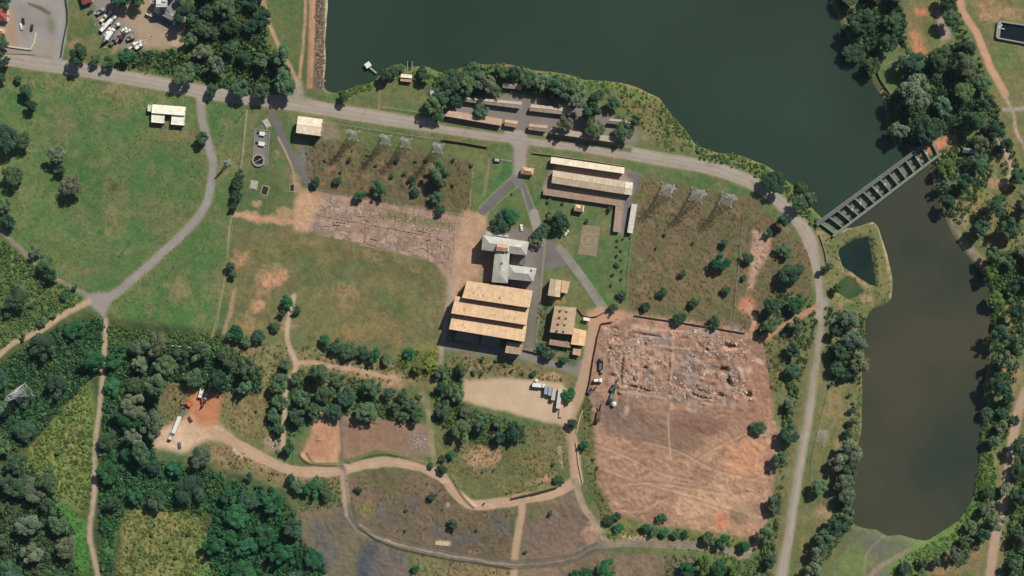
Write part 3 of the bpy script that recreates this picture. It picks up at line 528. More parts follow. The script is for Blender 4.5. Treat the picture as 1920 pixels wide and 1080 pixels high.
# ------------------------------------------------------------------ materials
def newmat(name):
    m = bpy.data.materials.new(name); m.use_nodes = True
    b = m.node_tree.nodes['Principled BSDF']
    b.inputs['Roughness'].default_value = 0.9; b.inputs['Specular IOR Level'].default_value = 0.25
    return m, m.node_tree.nodes, m.node_tree.links, b

def terrain_mat():
    m, n, l, b = newmat('terrain')
    a = n.new('ShaderNodeVertexColor'); a.layer_name = 'col'
    tc = n.new('ShaderNodeTexCoord')
    no = n.new('ShaderNodeTexNoise'); no.inputs['Scale'].default_value = 1.3; no.inputs['Detail'].default_value = 5
    l.new(tc.outputs['Object'], no.inputs['Vector'])
    mr = n.new('ShaderNodeMapRange'); mr.inputs[1].default_value = .25; mr.inputs[2].default_value = .75; mr.inputs[3].default_value = .88; mr.inputs[4].default_value = 1.12
    l.new(no.outputs[0], mr.inputs[0])
    sb = n.new('ShaderNodeMath'); sb.operation = 'SUBTRACT'; sb.inputs[1].default_value = 1.0; l.new(mr.outputs[0], sb.inputs[0])
    ma = n.new('ShaderNodeMath'); ma.operation = 'MULTIPLY_ADD'; ma.inputs[2].default_value = 1.0; l.new(sb.outputs[0], ma.inputs[0]); l.new(a.outputs['Alpha'], ma.inputs[1])
    mx = n.new('ShaderNodeVectorMath'); mx.operation = 'SCALE'
    l.new(a.outputs[0], mx.inputs[0]); l.new(ma.outputs[0], mx.inputs['Scale']); l.new(mx.outputs[0], b.inputs['Base Color'])
    bp = n.new('ShaderNodeBump'); bp.inputs['Strength'].default_value = .35; bp.inputs['Distance'].default_value = .3
    bs = n.new('ShaderNodeMath'); bs.operation = 'MULTIPLY'; bs.inputs[1].default_value = .35; l.new(a.outputs['Alpha'], bs.inputs[0]); l.new(bs.outputs[0], bp.inputs['Strength'])
    l.new(no.outputs[0], bp.inputs['Height']); l.new(bp.outputs[0], b.inputs['Normal'])
    b.inputs['Roughness'].default_value = 1; b.inputs['Specular IOR Level'].default_value = .1
    return m
M_TERR = terrain_mat()

def plain(name, col, var=.16, scale=.6, rough=.85, metal=0.0, streaks=0.0, spec=.25):
    """weathered painted / mineral surface: base colour broken up by two scales of noise"""
    m, n, l, b = newmat(name)
    tc = n.new('ShaderNodeTexCoord'); oi = n.new('ShaderNodeObjectInfo')
    add = n.new('ShaderNodeVectorMath'); add.operation = 'ADD'
    cx = n.new('ShaderNodeCombineXYZ'); mu = n.new('ShaderNodeMath'); mu.operation = 'MULTIPLY'; mu.inputs[1].default_value = 97
    l.new(oi.outputs['Random'], mu.inputs[0]); l.new(mu.outputs[0], cx.inputs[0]); l.new(mu.outputs[0], cx.inputs[1])
    l.new(tc.outputs['Object'], add.inputs[0]); l.new(cx.outputs[0], add.inputs[1])
    n1 = n.new('ShaderNodeTexNoise'); n1.inputs['Scale'].default_value = scale; n1.inputs['Detail'].default_value = 6; n1.inputs['Roughness'].default_value = .65
    l.new(add.outputs[0], n1.inputs['Vector'])
    c = lin(col)
    r = n.new('ShaderNodeValToRGB')
    r.color_ramp.elements[0].position = .28; r.color_ramp.elements[1].position = .74
    d = 1 - var * 1.5; u = 1 + var * .8
    r.color_ramp.elements[0].color = (c[0] * d, c[1] * d * .98, c[2] * d * .94, 1); r.color_ramp.elements[1].color = (min(1, c[0] * u), min(1, c[1] * u), min(1, c[2] * u), 1)
    l.new(n1.outputs[0], r.inputs[0])
    l.new(r.outputs[0], b.inputs['Base Color'])
    b.inputs['Roughness'].default_value = rough; b.inputs['Metallic'].default_value = metal; b.inputs['Specular IOR Level'].default_value = spec
    return m
MC = {}
def mat(kind, col, **k):
    key = (kind, tuple(col))
    if key not in MC: MC[key] = plain(f'{kind}', col, **k)
    return MC[key]
def roofm(col): return mat('roof_sheet', col, var=.2, scale=.3, rough=.6)
def wallm(col): return mat('wall_plaster', col, var=.12, scale=.8)
M_DARK = mat('dark_rubber', (30, 30, 32)); M_GLASS = mat('window_glass', (38, 48, 56), rough=.15, spec=.5)
M_STEEL = mat('galvanised_steel', (176, 180, 176), rough=.5, metal=.2); M_CONC = mat('concrete', (150, 148, 140), var=.2); M_DOOR = mat('painted_door', (92, 74, 60))

def water_mat(name, c1, c2, scale):
    m, n, l, b = newmat(name)
    tc = n.new('ShaderNodeTexCoord')
    no = n.new('ShaderNodeTexNoise'); no.inputs['Scale'].default_value = scale; no.inputs['Detail'].default_value = 3
    l.new(tc.outputs['Object'], no.inputs['Vector'])
    r = n.new('ShaderNodeValToRGB'); r.color_ramp.elements[0].position = .36; r.color_ramp.elements[1].position = .66
    r.color_ramp.elements[0].color = (*lin(c1), 1); r.color_ramp.elements[1].color = (*lin(c2), 1)
    l.new(no.outputs[0], r.inputs[0]); l.new(r.outputs[0], b.inputs['Base Color'])
    w2 = n.new('ShaderNodeTexNoise'); w2.inputs['Scale'].default_value = .9; w2.inputs['Detail'].default_value = 3
    l.new(tc.outputs['Object'], w2.inputs['Vector'])
    bp = n.new('ShaderNodeBump'); bp.inputs['Strength'].default_value = .12; bp.inputs['Distance'].default_value = .15
    l.new(w2.outputs[0], bp.inputs['Height']); l.new(bp.outputs[0], b.inputs['Normal'])
    b.inputs['Roughness'].default_value = .18; b.inputs['Specular IOR Level'].default_value = .35
    return m

# ------------------------------------------------------------------ mesh helpers
def link(o, parent=None):
    COL.objects.link(o)
    if parent is not None: o.parent = parent
    return o

def structure(o): o['kind'] = 'structure'; return o

class MB:
    def __init__(s): s.v = []; s.f = []
    def add(s, vs_, fs):
        k = len(s.v); s.v += [tuple(p) for p in vs_]; s.f += [tuple(i + k for i in f) for f in fs]; return s
    def box(s, c, d, rz=0.0, taper=1.0):
        hx, hy, hz = d[0] / 2, d[1] / 2, d[2] / 2; ca, sa_ = math.cos(rz), math.sin(rz); vv = []
        for dz, t in ((-hz, 1), (hz, taper)):
            for dx, dy in ((-hx, -hy), (hx, -hy), (hx, hy), (-hx, hy)):
                x, y = dx * t, dy * t; vv.append((c[0] + x * ca - y * sa_, c[1] + x * sa_ + y * ca, c[2] + dz))
        return s.add(vv, [(3, 2, 1, 0), (4, 5, 6, 7), (0, 1, 5, 4), (1, 2, 6, 5), (2, 3, 7, 6), (3, 0, 4, 7)])
    def prism(s, pts, z0, z1):
        n = len(pts)
        a = sum(pts[i][0] * pts[(i + 1) % n][1] - pts[(i + 1) % n][0] * pts[i][1] for i in range(n))
        if a < 0: pts = pts[::-1]
        return s.add([(p[0], p[1], z0) for p in pts] + [(p[0], p[1], z1) for p in pts], [tuple(range(n))[::-1], tuple(range(n, 2 * n))] + [(i, (i + 1) % n, n + (i + 1) % n, n + i) for i in range(n)])
    def slab(s, q, t):
        """thick sheet: q = four 3D corners (top face, any winding), t thickness downwards"""
        a = (Vector(q[1]) - Vector(q[0])).cross(Vector(q[2]) - Vector(q[0]))
        if a.z < 0: q = q[::-1]
        lo = [(p[0], p[1], p[2] - t) for p in q]
        n = len(q)
        return s.add(list(q) + lo, [tuple(range(n)), tuple(range(2 * n - 1, n - 1, -1))] + [(i, n + i, n + (i + 1) % n, (i + 1) % n) for i in range(n)])
    def tube(s, p, q, r, n=5, r2=None):
        p, q = Vector(p), Vector(q); d = (q - p).normalized(); a = d.orthogonal().normalized(); b = d.cross(a); r2 = r if r2 is None else r2; vv = []
        for c, rr in ((p, r), (q, r2)):
            for i in range(n):
                t = 2 * math.pi * i / n; vv.append(c + (a * math.cos(t) + b * math.sin(t)) * rr)
        return s.add(vv, [tuple(range(n))[::-1], tuple(range(n, 2 * n))] + [(i, (i + 1) % n, n + (i + 1) % n, n + i) for i in range(n)])
    def mesh(s, name, m):
        me = bpy.data.meshes.new(name); me.from_pydata(s.v, [], s.f); me.update()
        if m: me.materials.append(m)
        return me
    def obj(s, name, m, parent=None):
        return link(bpy.data.objects.new(name, s.mesh(name, m)), parent)

def tag(o, label, cat, group=None):
    o['label'] = label; o['category'] = cat
    if group: o['group'] = group
    return o
def thing(name, label, cat, loc, rz=0.0, group=None):
    o = bpy.data.objects.new(name, None); o.empty_display_size = .5; o.location = loc; o.rotation_euler = (0, 0, rz)
    return tag(link(o), label, cat, group)
def child(name, me, parent, loc=(0, 0, 0), rot=(0, 0, 0), sc=(1, 1, 1)):
    o = bpy.data.objects.new(name, me); o.location = loc; o.rotation_euler = rot; o.scale = sc
    return link(o, parent)

def fast_mesh(name, verts, quads, mats, cols=None, smooth_=False, alpha=None):
    verts = np.ascontiguousarray(verts, np.float32); quads = np.ascontiguousarray(quads, np.int32)
    me = bpy.data.meshes.new(name)
    me.vertices.add(len(verts)); me.vertices.foreach_set('co', verts.ravel())
    me.loops.add(quads.size); me.loops.foreach_set('vertex_index', quads.ravel())
    k = quads.shape[1]
    me.polygons.add(len(quads)); me.polygons.foreach_set('loop_start', np.arange(0, quads.size, k, dtype=np.int32))
    me.polygons.foreach_set('use_smooth', np.full(len(quads), smooth_))
    me.update(calc_edges=True)
    if cols is not None:
        a = me.color_attributes.new('col', 'FLOAT_COLOR', 'POINT')
        a.data.foreach_set('color', np.ascontiguousarray(np.hstack([cols, np.ones((len(cols), 1)) if alpha is None else alpha[:, None]]), np.float32).ravel())
    for m in (mats if isinstance(mats, (list, tuple)) else [mats]): me.materials.append(m)
    return me

# ------------------------------------------------------------------ ground objects: one grid, cut along the painted borders
X = (U - 960) * S; Y = (540 - V) * S
cid = RID[:-1, :-1]
idx = np.arange(NU * NV).reshape(NV, NU)
Q = np.stack([idx[:-1, :-1], idx[1:, :-1], idx[1:, 1:], idx[:-1, 1:]], -1)
VERT = np.stack([X, Y, Z], -1).reshape(-1, 3); CV = C.reshape(-1, 3)
for k, nm in enumerate(REG):
    q = Q[cid == k]
    if not len(q): continue
    used, inv = np.unique(q.ravel(), return_inverse=True)
    me = fast_mesh(nm, VERT[used], inv.reshape(-1, 4), M_TERR, CV[used], True, GRAIN.ravel()[used])
    structure(link(bpy.data.objects.new(nm, me)))

def water(name, pts, m, z=WATER_Z):
    vv = [(*W(u, v)[:2], z) for u, v in pts]
    me = bpy.data.meshes.new(name); me.from_pydata(vv, [], [tuple(range(len(vv)))]); me.update()
    if me.polygons[0].normal.z < 0: me.flip_normals()
    me.materials.append(m)
    return structure(link(bpy.data.objects.new(name, me)))
def grow(pts, k):
    out = []; n = len(pts)
    for i in range(n):
        (ax, ay), (bx, by), (cx, cy) = pts[i - 1], pts[i], pts[(i + 1) % n]
        d1 = np.array([by - ay, -(bx - ax)]); d1 = d1 / (np.hypot(*d1) + 1e-9); d2 = np.array([cy - by, -(cx - bx)]); d2 = d2 / (np.hypot(*d2) + 1e-9)
        q = d1 + d2; q = q / max(.6, np.hypot(*q)); out.append((bx + q[0] * k, by + q[1] * k))
    a0 = sum(pts[i][0] * pts[(i + 1) % n][1] - pts[(i + 1) % n][0] * pts[i][1] for i in range(n)); a1 = sum(out[i][0] * out[(i + 1) % n][1] - out[(i + 1) % n][0] * out[i][1] for i in range(n))
    return out if abs(a1) > abs(a0) else grow(pts, -k) if k > 0 else out
WL = water_mat('lake_water', (40, 57, 45), (50, 67, 52), .006)
WP = water_mat('pond_water', (52, 60, 48), (74, 71, 54), .011)
water('lake', grow(LAKE, 5), WL)
water('pond', grow(POND, 3), WP, WATER_Z - .05)
water('fish_pond', grow(TRI, 5), water_mat('green_water', (26, 42, 36), (34, 52, 44), .05))
water('algae_pond', grow(ALG, 5), water_mat('algae_water', (60, 80, 50), (74, 92, 56), .12))

# ------------------------------------------------------------------ buildings
def lerp(a, b, t): return tuple(a[i] + (b[i] - a[i]) * t for i in range(len(a)))

class Building:
    """an Empty at the base that parents walls, roofs (> roof_panel), windows and doors; wings are given by their eave outline in photograph pixels"""
    def __init__(s, name, label, cat, u, v, group=None):
        s.o = thing(name, label, cat, W(u, v, 0), 0, group); s.org = W(u, v, 0)
    def loc(s, p): return (p[0] - s.org.x, p[1] - s.org.y, p[2])
    def wing(s, quad, h, kind='gable', rise=1.4, roof=(190, 170, 145), wall=(190, 180, 165), panels=6, over=.35, z0=0.0, windows=True, axis=None, thick=.12, drop=0.0):
        if kind == 'shed': kind = 'saw'
        P = [s.loc(W(u, v, h)) for u, v in quad]                     # TL TR BR BL at eave height
        if axis == 'v': P = P[1:] + P[:1]
        tl, tr, br, bl = P
        # walls, set in from the eaves
        c = tuple(sum(p[i] for p in P) / 4 for i in range(3)); wl = []
        for p in P:
            d = Vector((p[0] - c[0], p[1] - c[1])); L = d.length; d = d * ((L - over * 1.4) / L); wl.append((c[0] + d.x, c[1] + d.y))
        hw = h - .1
        wm = MB()
        if kind == 'saw':
            vb = [(x, y, z0) for x, y in wl]; vt = [(wl[0][0], wl[0][1], hw), (wl[1][0], wl[1][1], hw), (wl[2][0], wl[2][1], hw + rise), (wl[3][0], wl[3][1], hw + rise)]
            wm.add(vb + vt, [(0, 1, 2, 3), (3, 2, 6, 7), (1, 0, 4, 5), (2, 1, 5, 6), (0, 3, 7, 4), (7, 6, 5, 4)])
        else:
            wm.prism(wl, z0, hw)
        if kind == 'gable':
            for a, b in ((wl[0], wl[3]), (wl[1], wl[2])):
                mx = ((a[0] + b[0]) / 2, (a[1] + b[1]) / 2); k = Vector((c[0] - mx[0], c[1] - mx[1])).normalized() * .2
                wm.add([(a[0], a[1], hw), (b[0], b[1], hw), (mx[0], mx[1], hw + rise - .12), (a[0] + k.x, a[1] + k.y, hw), (b[0] + k.x, b[1] + k.y, hw), (mx[0] + k.x, mx[1] + k.y, hw + rise - .12)],
                       [(0, 1, 2), (5, 4, 3), (0, 2, 5, 3), (2, 1, 4, 5), (1, 0, 3, 4)])
        wm.obj('wall', wallm(wall), s.o)
        rm = roofm(roof)
        top = h + .12
        Pt = [(p[0], p[1], top) for p in P]
        def panels_on(par, a0, a1, b1, b0, n, t=thick):
            """n sheets between the edge a0-a1 and the edge b0-b1"""
            for i in range(n):
                g = .05 / (Vector(a1) - Vector(a0)).length if n > 1 else 0
                t0, t1 = i / n + g / 2, (i + 1) / n - g / 2
                q = [lerp(a0, a1, t0), lerp(a0, a1, t1), lerp(b0, b1, t1), lerp(b0, b1, t0)]
                dz = .012 * (i % 2)
                q = [(p[0], p[1], p[2] + dz) for p in q]
                MB().slab(q, t).obj('roof_panel', rm, par)
        if kind == 'gable':
            r0 = tuple((Pt[0][i] + Pt[3][i]) / 2 for i in range(2)) + (top + rise,); r1 = tuple((Pt[1][i] + Pt[2][i]) / 2 for i in range(2)) + (top + rise,)
            ro = MB(); ro.tube((r0[0], r0[1], r0[2] + .02), (r1[0], r1[1], r1[2] + .02), .14, 6); ro = ro.obj('roof', rm, s.o)
            panels_on(ro, Pt[0], Pt[1], r1, r0, panels); panels_on(ro, Pt[3], Pt[2], r1, r0, panels)
        elif kind == 'hip':
            L = (Vector(Pt[1]) - Vector(Pt[0])).length; Wd = (Vector(Pt[3]) - Vector(Pt[0])).length; k = min(.45, Wd / 2 / L)
            m0 = tuple((Pt[0][i] + Pt[3][i]) / 2 for i in range(2)); m1 = tuple((Pt[1][i] + Pt[2][i]) / 2 for i in range(2))
            r0 = lerp(m0, m1, k) + (top + rise,); r1 = lerp(m0, m1, 1 - k) + (top + rise,)
            ro = MB()
            ro.tube(r0, r1, .13, 6)
            for a, b in ((Pt[0], r0), (Pt[3], r0), (Pt[1], r1), (Pt[2], r1)): ro.tube(a, b, .11, 5)
            ro = ro.obj('roof', rm, s.o)
            for q in ([Pt[0], Pt[1], r1, r0], [Pt[2], Pt[3], r0, r1], [Pt[3], Pt[0], r0], [Pt[1], Pt[2], r1]): MB().slab(q, thick).obj('roof_panel', rm, ro)
        elif kind == 'saw':
            up = [(Pt[3][0], Pt[3][1], top + rise), (Pt[2][0], Pt[2][1], top + rise)]
            ro = MB().tube(up[0], up[1], .12, 5).obj('roof', rm, s.o)
            panels_on(ro, Pt[0], Pt[1], up[1], up[0], panels)
        else:                                                           # flat with a parapet
            ro = MB()
            for i in range(4):
                a, b = Vector(Pt[i]), Vector(Pt[(i + 1) % 4]); mdl = (a + b) / 2; an = math.atan2(b.y - a.y, b.x - a.x)
                ro.box((mdl.x, mdl.y, top + rise / 2), ((b - a).length, .25, rise + .2), an)
            ro = ro.obj('roof', rm, s.o)
            panels_on(ro, Pt[0], Pt[1], Pt[2], Pt[3], panels)
        if windows:
            for (a, b) in ((wl[0], wl[1]), (wl[1], wl[2]), (wl[2], wl[3]), (wl[3], wl[0])):
                L = math.hypot(b[0] - a[0], b[1] - a[1]); n = int(L / 4.5); an = math.atan2(b[1] - a[1], b[0] - a[0])
                for i in range(n):
                    for lev in range(1 if h < 5.5 else 2 if h < 9.5 else 3):
                        x, y = lerp(a, b, (i + .5) / n); zz = z0 + 1.7 + 3.0 * lev
                        if zz + .8 > hw: continue
                        isd = (i == n // 2 and lev == 0 and h - z0 > 2.2)
                        nm, d, mm, zc = ('door', (1.1, .12, 2.0), M_DOOR, z0 + 1.0) if isd else ('window', (1.5, .12, 1.1), M_GLASS, zz)
                        o = MB().box((0, 0, 0), d).obj(nm, mm, s.o); o.location = (x, y, zc); o.rotation_euler = (0, 0, an)
                        MB().box((0, 0, -d[2] / 2 - .04), (d[0] + .2, .26, .08)).obj('door_step' if isd else 'window_sill', M_CONC, o)
        return P
    def chimney(s, u, v, z, d=(.9, .9, 1.2), col=(140, 110, 90), name='chimney'):
        p = s.loc(W(u, v, z)); return MB().box((p[0], p[1], z + d[2] / 2 - .2), d).obj(name, wallm(col), s.o)

TAN, PALE, GREYR = (204, 171, 134), (230, 214, 188), (176, 172, 158)
# machine hall, three saw-tooth bays
b = Building('machine_hall', 'large hall with three tan saw-tooth roof bays, the biggest building', 'industrial building', 915, 590)
b.wing([(875.5, 526), (999, 545), (992.7, 577), (867, 558)], 8.6, 'saw', 5.0, TAN, (170, 150, 128), 12, windows=False)
b.wing([(854, 555), (992, 579), (987, 609), (846.5, 587)], 8.6, 'saw', 5.0, TAN, (170, 150, 128), 12, windows=False)
b.wing([(848, 589), (988, 611), (983, 640), (842.6, 616.5)], 8.6, 'saw', 5.0, (208, 175, 138), (170, 150, 128), 12, windows=True)
b.wing([(856, 620), (900, 627), (896, 644), (853, 637)], 3.4, 'flat', .9, (150, 146, 138), (196, 188, 174), 4, windows=False)
b.wing([(904, 628), (940, 634), (936, 650), (901, 645)], 3.2, 'flat', .8, (146, 142, 134), (196, 188, 174), 4, windows=False)
b.wing([(951, 641), (982, 645), (977, 665), (947, 661)], 8.6, 'flat', .25, (176, 152, 126), (168, 150, 130), 4)
for k in range(16):
    t = rng.random(); q = rng.choice([(880, 552, 985, 570), (858, 580, 980, 602), (852, 610, 975, 632)])
    u, v = q[0] + (q[2] - q[0]) * t, q[1] + (q[3] - q[1]) * t - rng.uniform(0, 6); p = b.loc(W(u, v, 13)); MB().tube((p[0], p[1], 11.0), (p[0], p[1], 13.9), .18, 7).obj('roof_vent', mat('rusty_vent', (120, 90, 70)), b.o)
# office block with several grey hipped wings
b = Building('office_block', 'grey-roofed office block of several wings around a small court, beside the hall', 'office building', 950, 485)
b.wing([(928, 470), (956, 470), (952, 531), (922, 529)], 10.8, 'hip', 1.6, (184, 180, 168), (206, 198, 184), axis='v')
b.wing([(905, 440), (992, 453.5), (987, 479), (903, 468.5)], 10.8, 'hip', 2.4, (192, 188, 176), (206, 198, 184))
b.wing([(953, 496), (1006.5, 503), (1000, 528), (950, 523)], 10.8, 'hip', 2.2, (188, 186, 176), (214, 204, 188))
b.wing([(932, 456), (952, 459), (950, 472), (930, 470)], 13.6, 'gable', 1.0, (196, 160, 128), (226, 212, 192), 2, windows=False)
b.wing([(911, 433), (954, 440), (953, 445), (909, 440)], 3.4, 'shed', .5, (150, 160, 168), (200, 196, 188), 4, windows=False)
b.wing([(960, 476), (984, 480), (983, 497), (958, 494)], 3.2, 'flat', .5, (112, 110, 106), (196, 188, 174), 3, windows=False)
b.chimney(941.5, 493, 12.4); b.chimney(997, 506, 12.4)
MB().box((b.loc(W(953, 466, 9))[0], b.loc(W(953, 466, 9))[1], 12.6), (.9, 4.2, 2.2)).obj('chimney_stack', wallm((226, 212, 190)), b.o)
# smaller works buildings
b = Building('store_building', 'tan store with a lower orange-toned lean-to, between the office and the curved drive', 'building', 1047, 541)
b.wing([(1031.7, 522), (1053, 525.5), (1049.7, 557.5), (1027, 554)], 7.2, 'gable', .9, (204, 182, 150), (178, 160, 136), 3, axis='v')
b.wing([(1054, 525.5), (1069, 528), (1063.7, 550), (1051.5, 548)], 5.2, 'shed', .4, (206, 170, 136), (196, 130, 96), 2)
b = Building('workshop', 'brown-tan workshop with eight roof vents in two rows', 'workshop', 1056, 600)
b.wing([(1040, 573), (1081, 577), (1075, 627.5), (1031, 623)], 7.4, 'gable', .9, (194, 166, 134), (200, 190, 174), 6, axis='v')
for i in range(4):
    for j in range(2):
        p = b.loc(W(1051 - i * 2.2 + j * 12 - (1 if i == 0 else 0), 583 + i * 12.5 + j * 1.5, 8)); MB().box((p[0], p[1], 8.1), (.9, .9, .9)).box((p[0], p[1], 8.65), (1.3, 1.3, .15)).obj('roof_vent', mat('dark_vent', (96, 74, 60)), b.o)
b.wing([(1031, 636), (1071, 642), (1069, 652), (1029, 646)], 3.0, 'shed', .4, (156, 130, 110), (150, 130, 112), 5)
b = Building('canteen', 'bright sand-coloured roof of a small building at the workshop corner', 'building', 1085, 632)
b.wing([(1076, 615), (1099.7, 620), (1096, 648.6), (1070, 645.5)], 4.6, 'gable', .8, (238, 196, 150), (206, 180, 150), 4, axis='v')
b.wing([(1075, 653), (1090, 655), (1088, 667), (1073, 664)], 3.2, 'shed', .3, (198, 156, 124), (180, 150, 124), 2)
b = Building('site_hut', 'small white box hut beside the curved wall near the workshop', 'hut', 1100, 598)
b.wing([(1094, 594.5), (1106.5, 596.5), (1106, 602), (1093.5, 600)], 2.7, 'shed', .2, (236, 230, 220), (220, 214, 204), 2)
# long sheds by the gate
b = Building('vehicle_shed', 'long narrow pale shed beside the main road', 'shed', 1102, 310)
b.wing([(1033.5, 294), (1171, 314), (1169.7, 325.6), (1032, 306)], 3.6, 'shed', .9, PALE, (190, 176, 156), 16)
b = Building('barrack_shed', 'broad beige shed with a ribbed roof, middle of the gate compound', 'shed', 1110, 343)
b.wing([(1036.7, 319), (1172, 340), (1169, 364), (1034, 343)], 4.2, 'gable', .8, (198, 180, 154), (186, 172, 150), 18)
b.wing([(1172.5, 340.5), (1187, 343), (1184, 366), (1169.5, 364)], 4.2, 'gable', .8, (224, 214, 190), (186, 172, 150), 2, windows=False)
b = Building('garage_row', 'low brown L-shaped row of garages around the gate compound', 'garage', 1100, 372)
b.wing([(1019, 354), (1169, 376), (1166, 387), (1018, 365)], 2.4, 'shed', .3, (156, 132, 112), (140, 122, 106), 16)
b.wing([(1154.5, 386), (1166.5, 388), (1162, 436), (1149.5, 434)], 2.4, 'shed', .3, (164, 138, 122), (140, 122, 106), 6, axis='v')
b = Building('carport', 'narrow off-white carport roof at the edge of the scrub field', 'carport', 1186, 410)
b.wing([(1184.6, 382), (1195, 383.5), (1186, 438), (1176, 436)], 2.9, 'shed', .3, (206, 198, 184), (190, 184, 172), 7, axis='v')
b = Building('gate_house', 'small hipped gatehouse with pinkish tiles at the entrance drive', 'gatehouse', 989, 320)
b.wing([(979, 313), (1002, 316), (999, 329), (976, 326)], 3.2, 'hip', 1.6, (206, 164, 134), (206, 190, 170))
b = Building('garden_pavilion', 'small tan pavilion on the lawn above the helipad', 'pavilion', 1087, 391)
b.wing([(1078, 383), (1096, 386), (1094, 398), (1076, 395)], 3.6, 'hip', 1.4, (226, 190, 154), (206, 190, 168))
b.chimney(1091, 389, 4.4, (.8, 2.4, .8), (130, 84, 64))
b = Building('white_house', 'white house alone on the grass field, with a gap in its lower side', 'house', 316, 215)
b.wing([(286, 195.5), (348, 200.5), (346.5, 217), (285, 212)], 3.6, 'shed', 1.1, (252, 242, 220), (232, 224, 210), 6)
b.wing([(285, 212.6), (309, 214.5), (307, 231), (284, 229)], 3.4, 'flat', .2, (244, 236, 218), (232, 224, 210), 3)
b.wing([(323, 216), (346, 217.6), (345, 235), (321, 233)], 3.4, 'flat', .2, (246, 240, 226), (232, 224, 210), 3)
b.wing([(278, 196.5), (284, 197), (283, 209), (277, 208)], 2.8, 'flat', .2, (226, 214, 190), (226, 218, 200), 1, windows=False)
b = Building('pump_station', 'tall shed with a plain peach roof beside the main road', 'shed', 580, 236)
b.wing([(559, 217.5), (605, 223.5), (600.5, 255), (555, 249)], 7.6, 'gable', 1.0, (248, 224, 196), (206, 186, 162), 5)
# terraces north of the road
for (nm, lab, quad, h, kd, col, n) in [
        ('quarters_row', 'longest grey-beige terrace roof, second row back from the road', [(872, 182), (979, 191), (975.5, 203.5), (868, 190)], 3.4, 'gable', (178, 164, 146), 12),
        ('quarters_row', 'long reddish-tan terrace roof fronting the road, under one round tree', [(842, 207), (942, 223), (940, 236), (833, 217.5)], 3.0, 'shed', (182, 154, 130), 11),
        ('quarters_hut', 'small square tan hut between the terraces, beside the entry lane', [(947, 224), (971, 227), (969, 239.5), (945.5, 235.5)], 3.0, 'gable', (194, 166, 134), 3),
        ('quarters_row', 'short terrace roof furthest back among the lake trees', [(943.5, 154.5), (980, 157.5), (978, 168), (942, 164.5)], 3.2, 'gable', (182, 168, 150), 4),
        ('quarters_row', 'beige terrace roof behind the paved court, across the entry lane', [(996, 195.5), (1073, 203), (1070, 216.5), (992, 207.5)], 3.2, 'gable', (186, 168, 146), 9),
        ('quarters_hut', 'small mauve-brown hut at the road corner of the entry lane', [(992, 232), (1027, 235), (1024, 247.5), (990, 243)], 3.0, 'gable', (178, 150, 132), 4),
        ('quarters_row', 'low terrace roof along the road, half covered by tree crowns', [(1034, 240), (1157, 257), (1153, 267.5), (1031, 250)], 3.0, 'shed', (168, 152, 134), 13),
        ('quarters_row', 'small grey terrace at the end of the row near the lake scrub', [(1144, 222), (1187, 227), (1184, 236), (1138, 231)], 3.0, 'gable', (166, 154, 140), 4)]:
    b = Building(nm, lab, 'terrace house' if 'row' in nm else 'hut', sum(q[0] for q in quad) / 4, sum(q[1] for q in quad) / 4, 'terraces north of the road'); b.wing(quad, h, kd, .9, col, (196, 182, 162), n)
b = Building('red_roof_house', 'house with red hipped roof beside the car park, cut by the picture edge', 'house', 2, 27)
b.wing([(-20, 14), (14, 17), (13, 40), (-22, 37)], 3.6, 'hip', 2.0, (158, 84, 76), (228, 220, 206))
b = Building('red_roof_house', 'red-roofed house at the top edge, above the depot lawn', 'house', 158, -4)
b.wing([(146, -22), (180, -24), (172, 3), (154, 9)], 3.6, 'hip', 2.0, (156, 82, 72), (228, 220, 206))
b = Building('yellow_house', 'small orange-walled hut under the red-roofed house by the car park', 'hut', 3, 57)
b.wing([(-10, 52), (10, 55), (8, 64), (-12, 62)], 3.0, 'hip', 1.0, (216, 170, 130), (214, 190, 140))
b = Building('boat_house', 'little white and brown boathouse on the lakeside lawn', 'boathouse', 762, 145)
b.wing([(752, 138.5), (773, 140.5), (772, 147), (751, 145)], 2.8, 'shed', .3, (236, 222, 202), (206, 190, 168), 3)
b.wing([(751, 147), (772, 149), (771.5, 154), (750.5, 152)], 2.3, 'shed', .2, (178, 142, 112), (180, 160, 136), 2)
b = Building('caretaker_house', 'dark-roofed low house under trees at the far end of the spillway', 'house', 1816, 284)
b.wing([(1806, 277), (1834, 279), (1832, 288), (1804, 286)], 3.0, 'gable', 1.0, (120, 124, 122), (170, 160, 146), 4)
b = Building('caretaker_shed', 'small shed with a pale eave beside the far end of the spillway', 'shed', 1801, 260)
b.wing([(1793, 254), (1808, 255), (1807, 265), (1792, 264)], 2.6, 'shed', .4, (70, 72, 72), (206, 200, 190), 2)
b = Building('lake_shed', 'small grey shed at the edge of the lakeside lawn', 'shed', 811, 174)
b.wing([(807, 169), (815, 170), (815, 178), (806, 177)], 2.4, 'shed', .3, (170, 176, 178), (160, 156, 150), 1, windows=False)

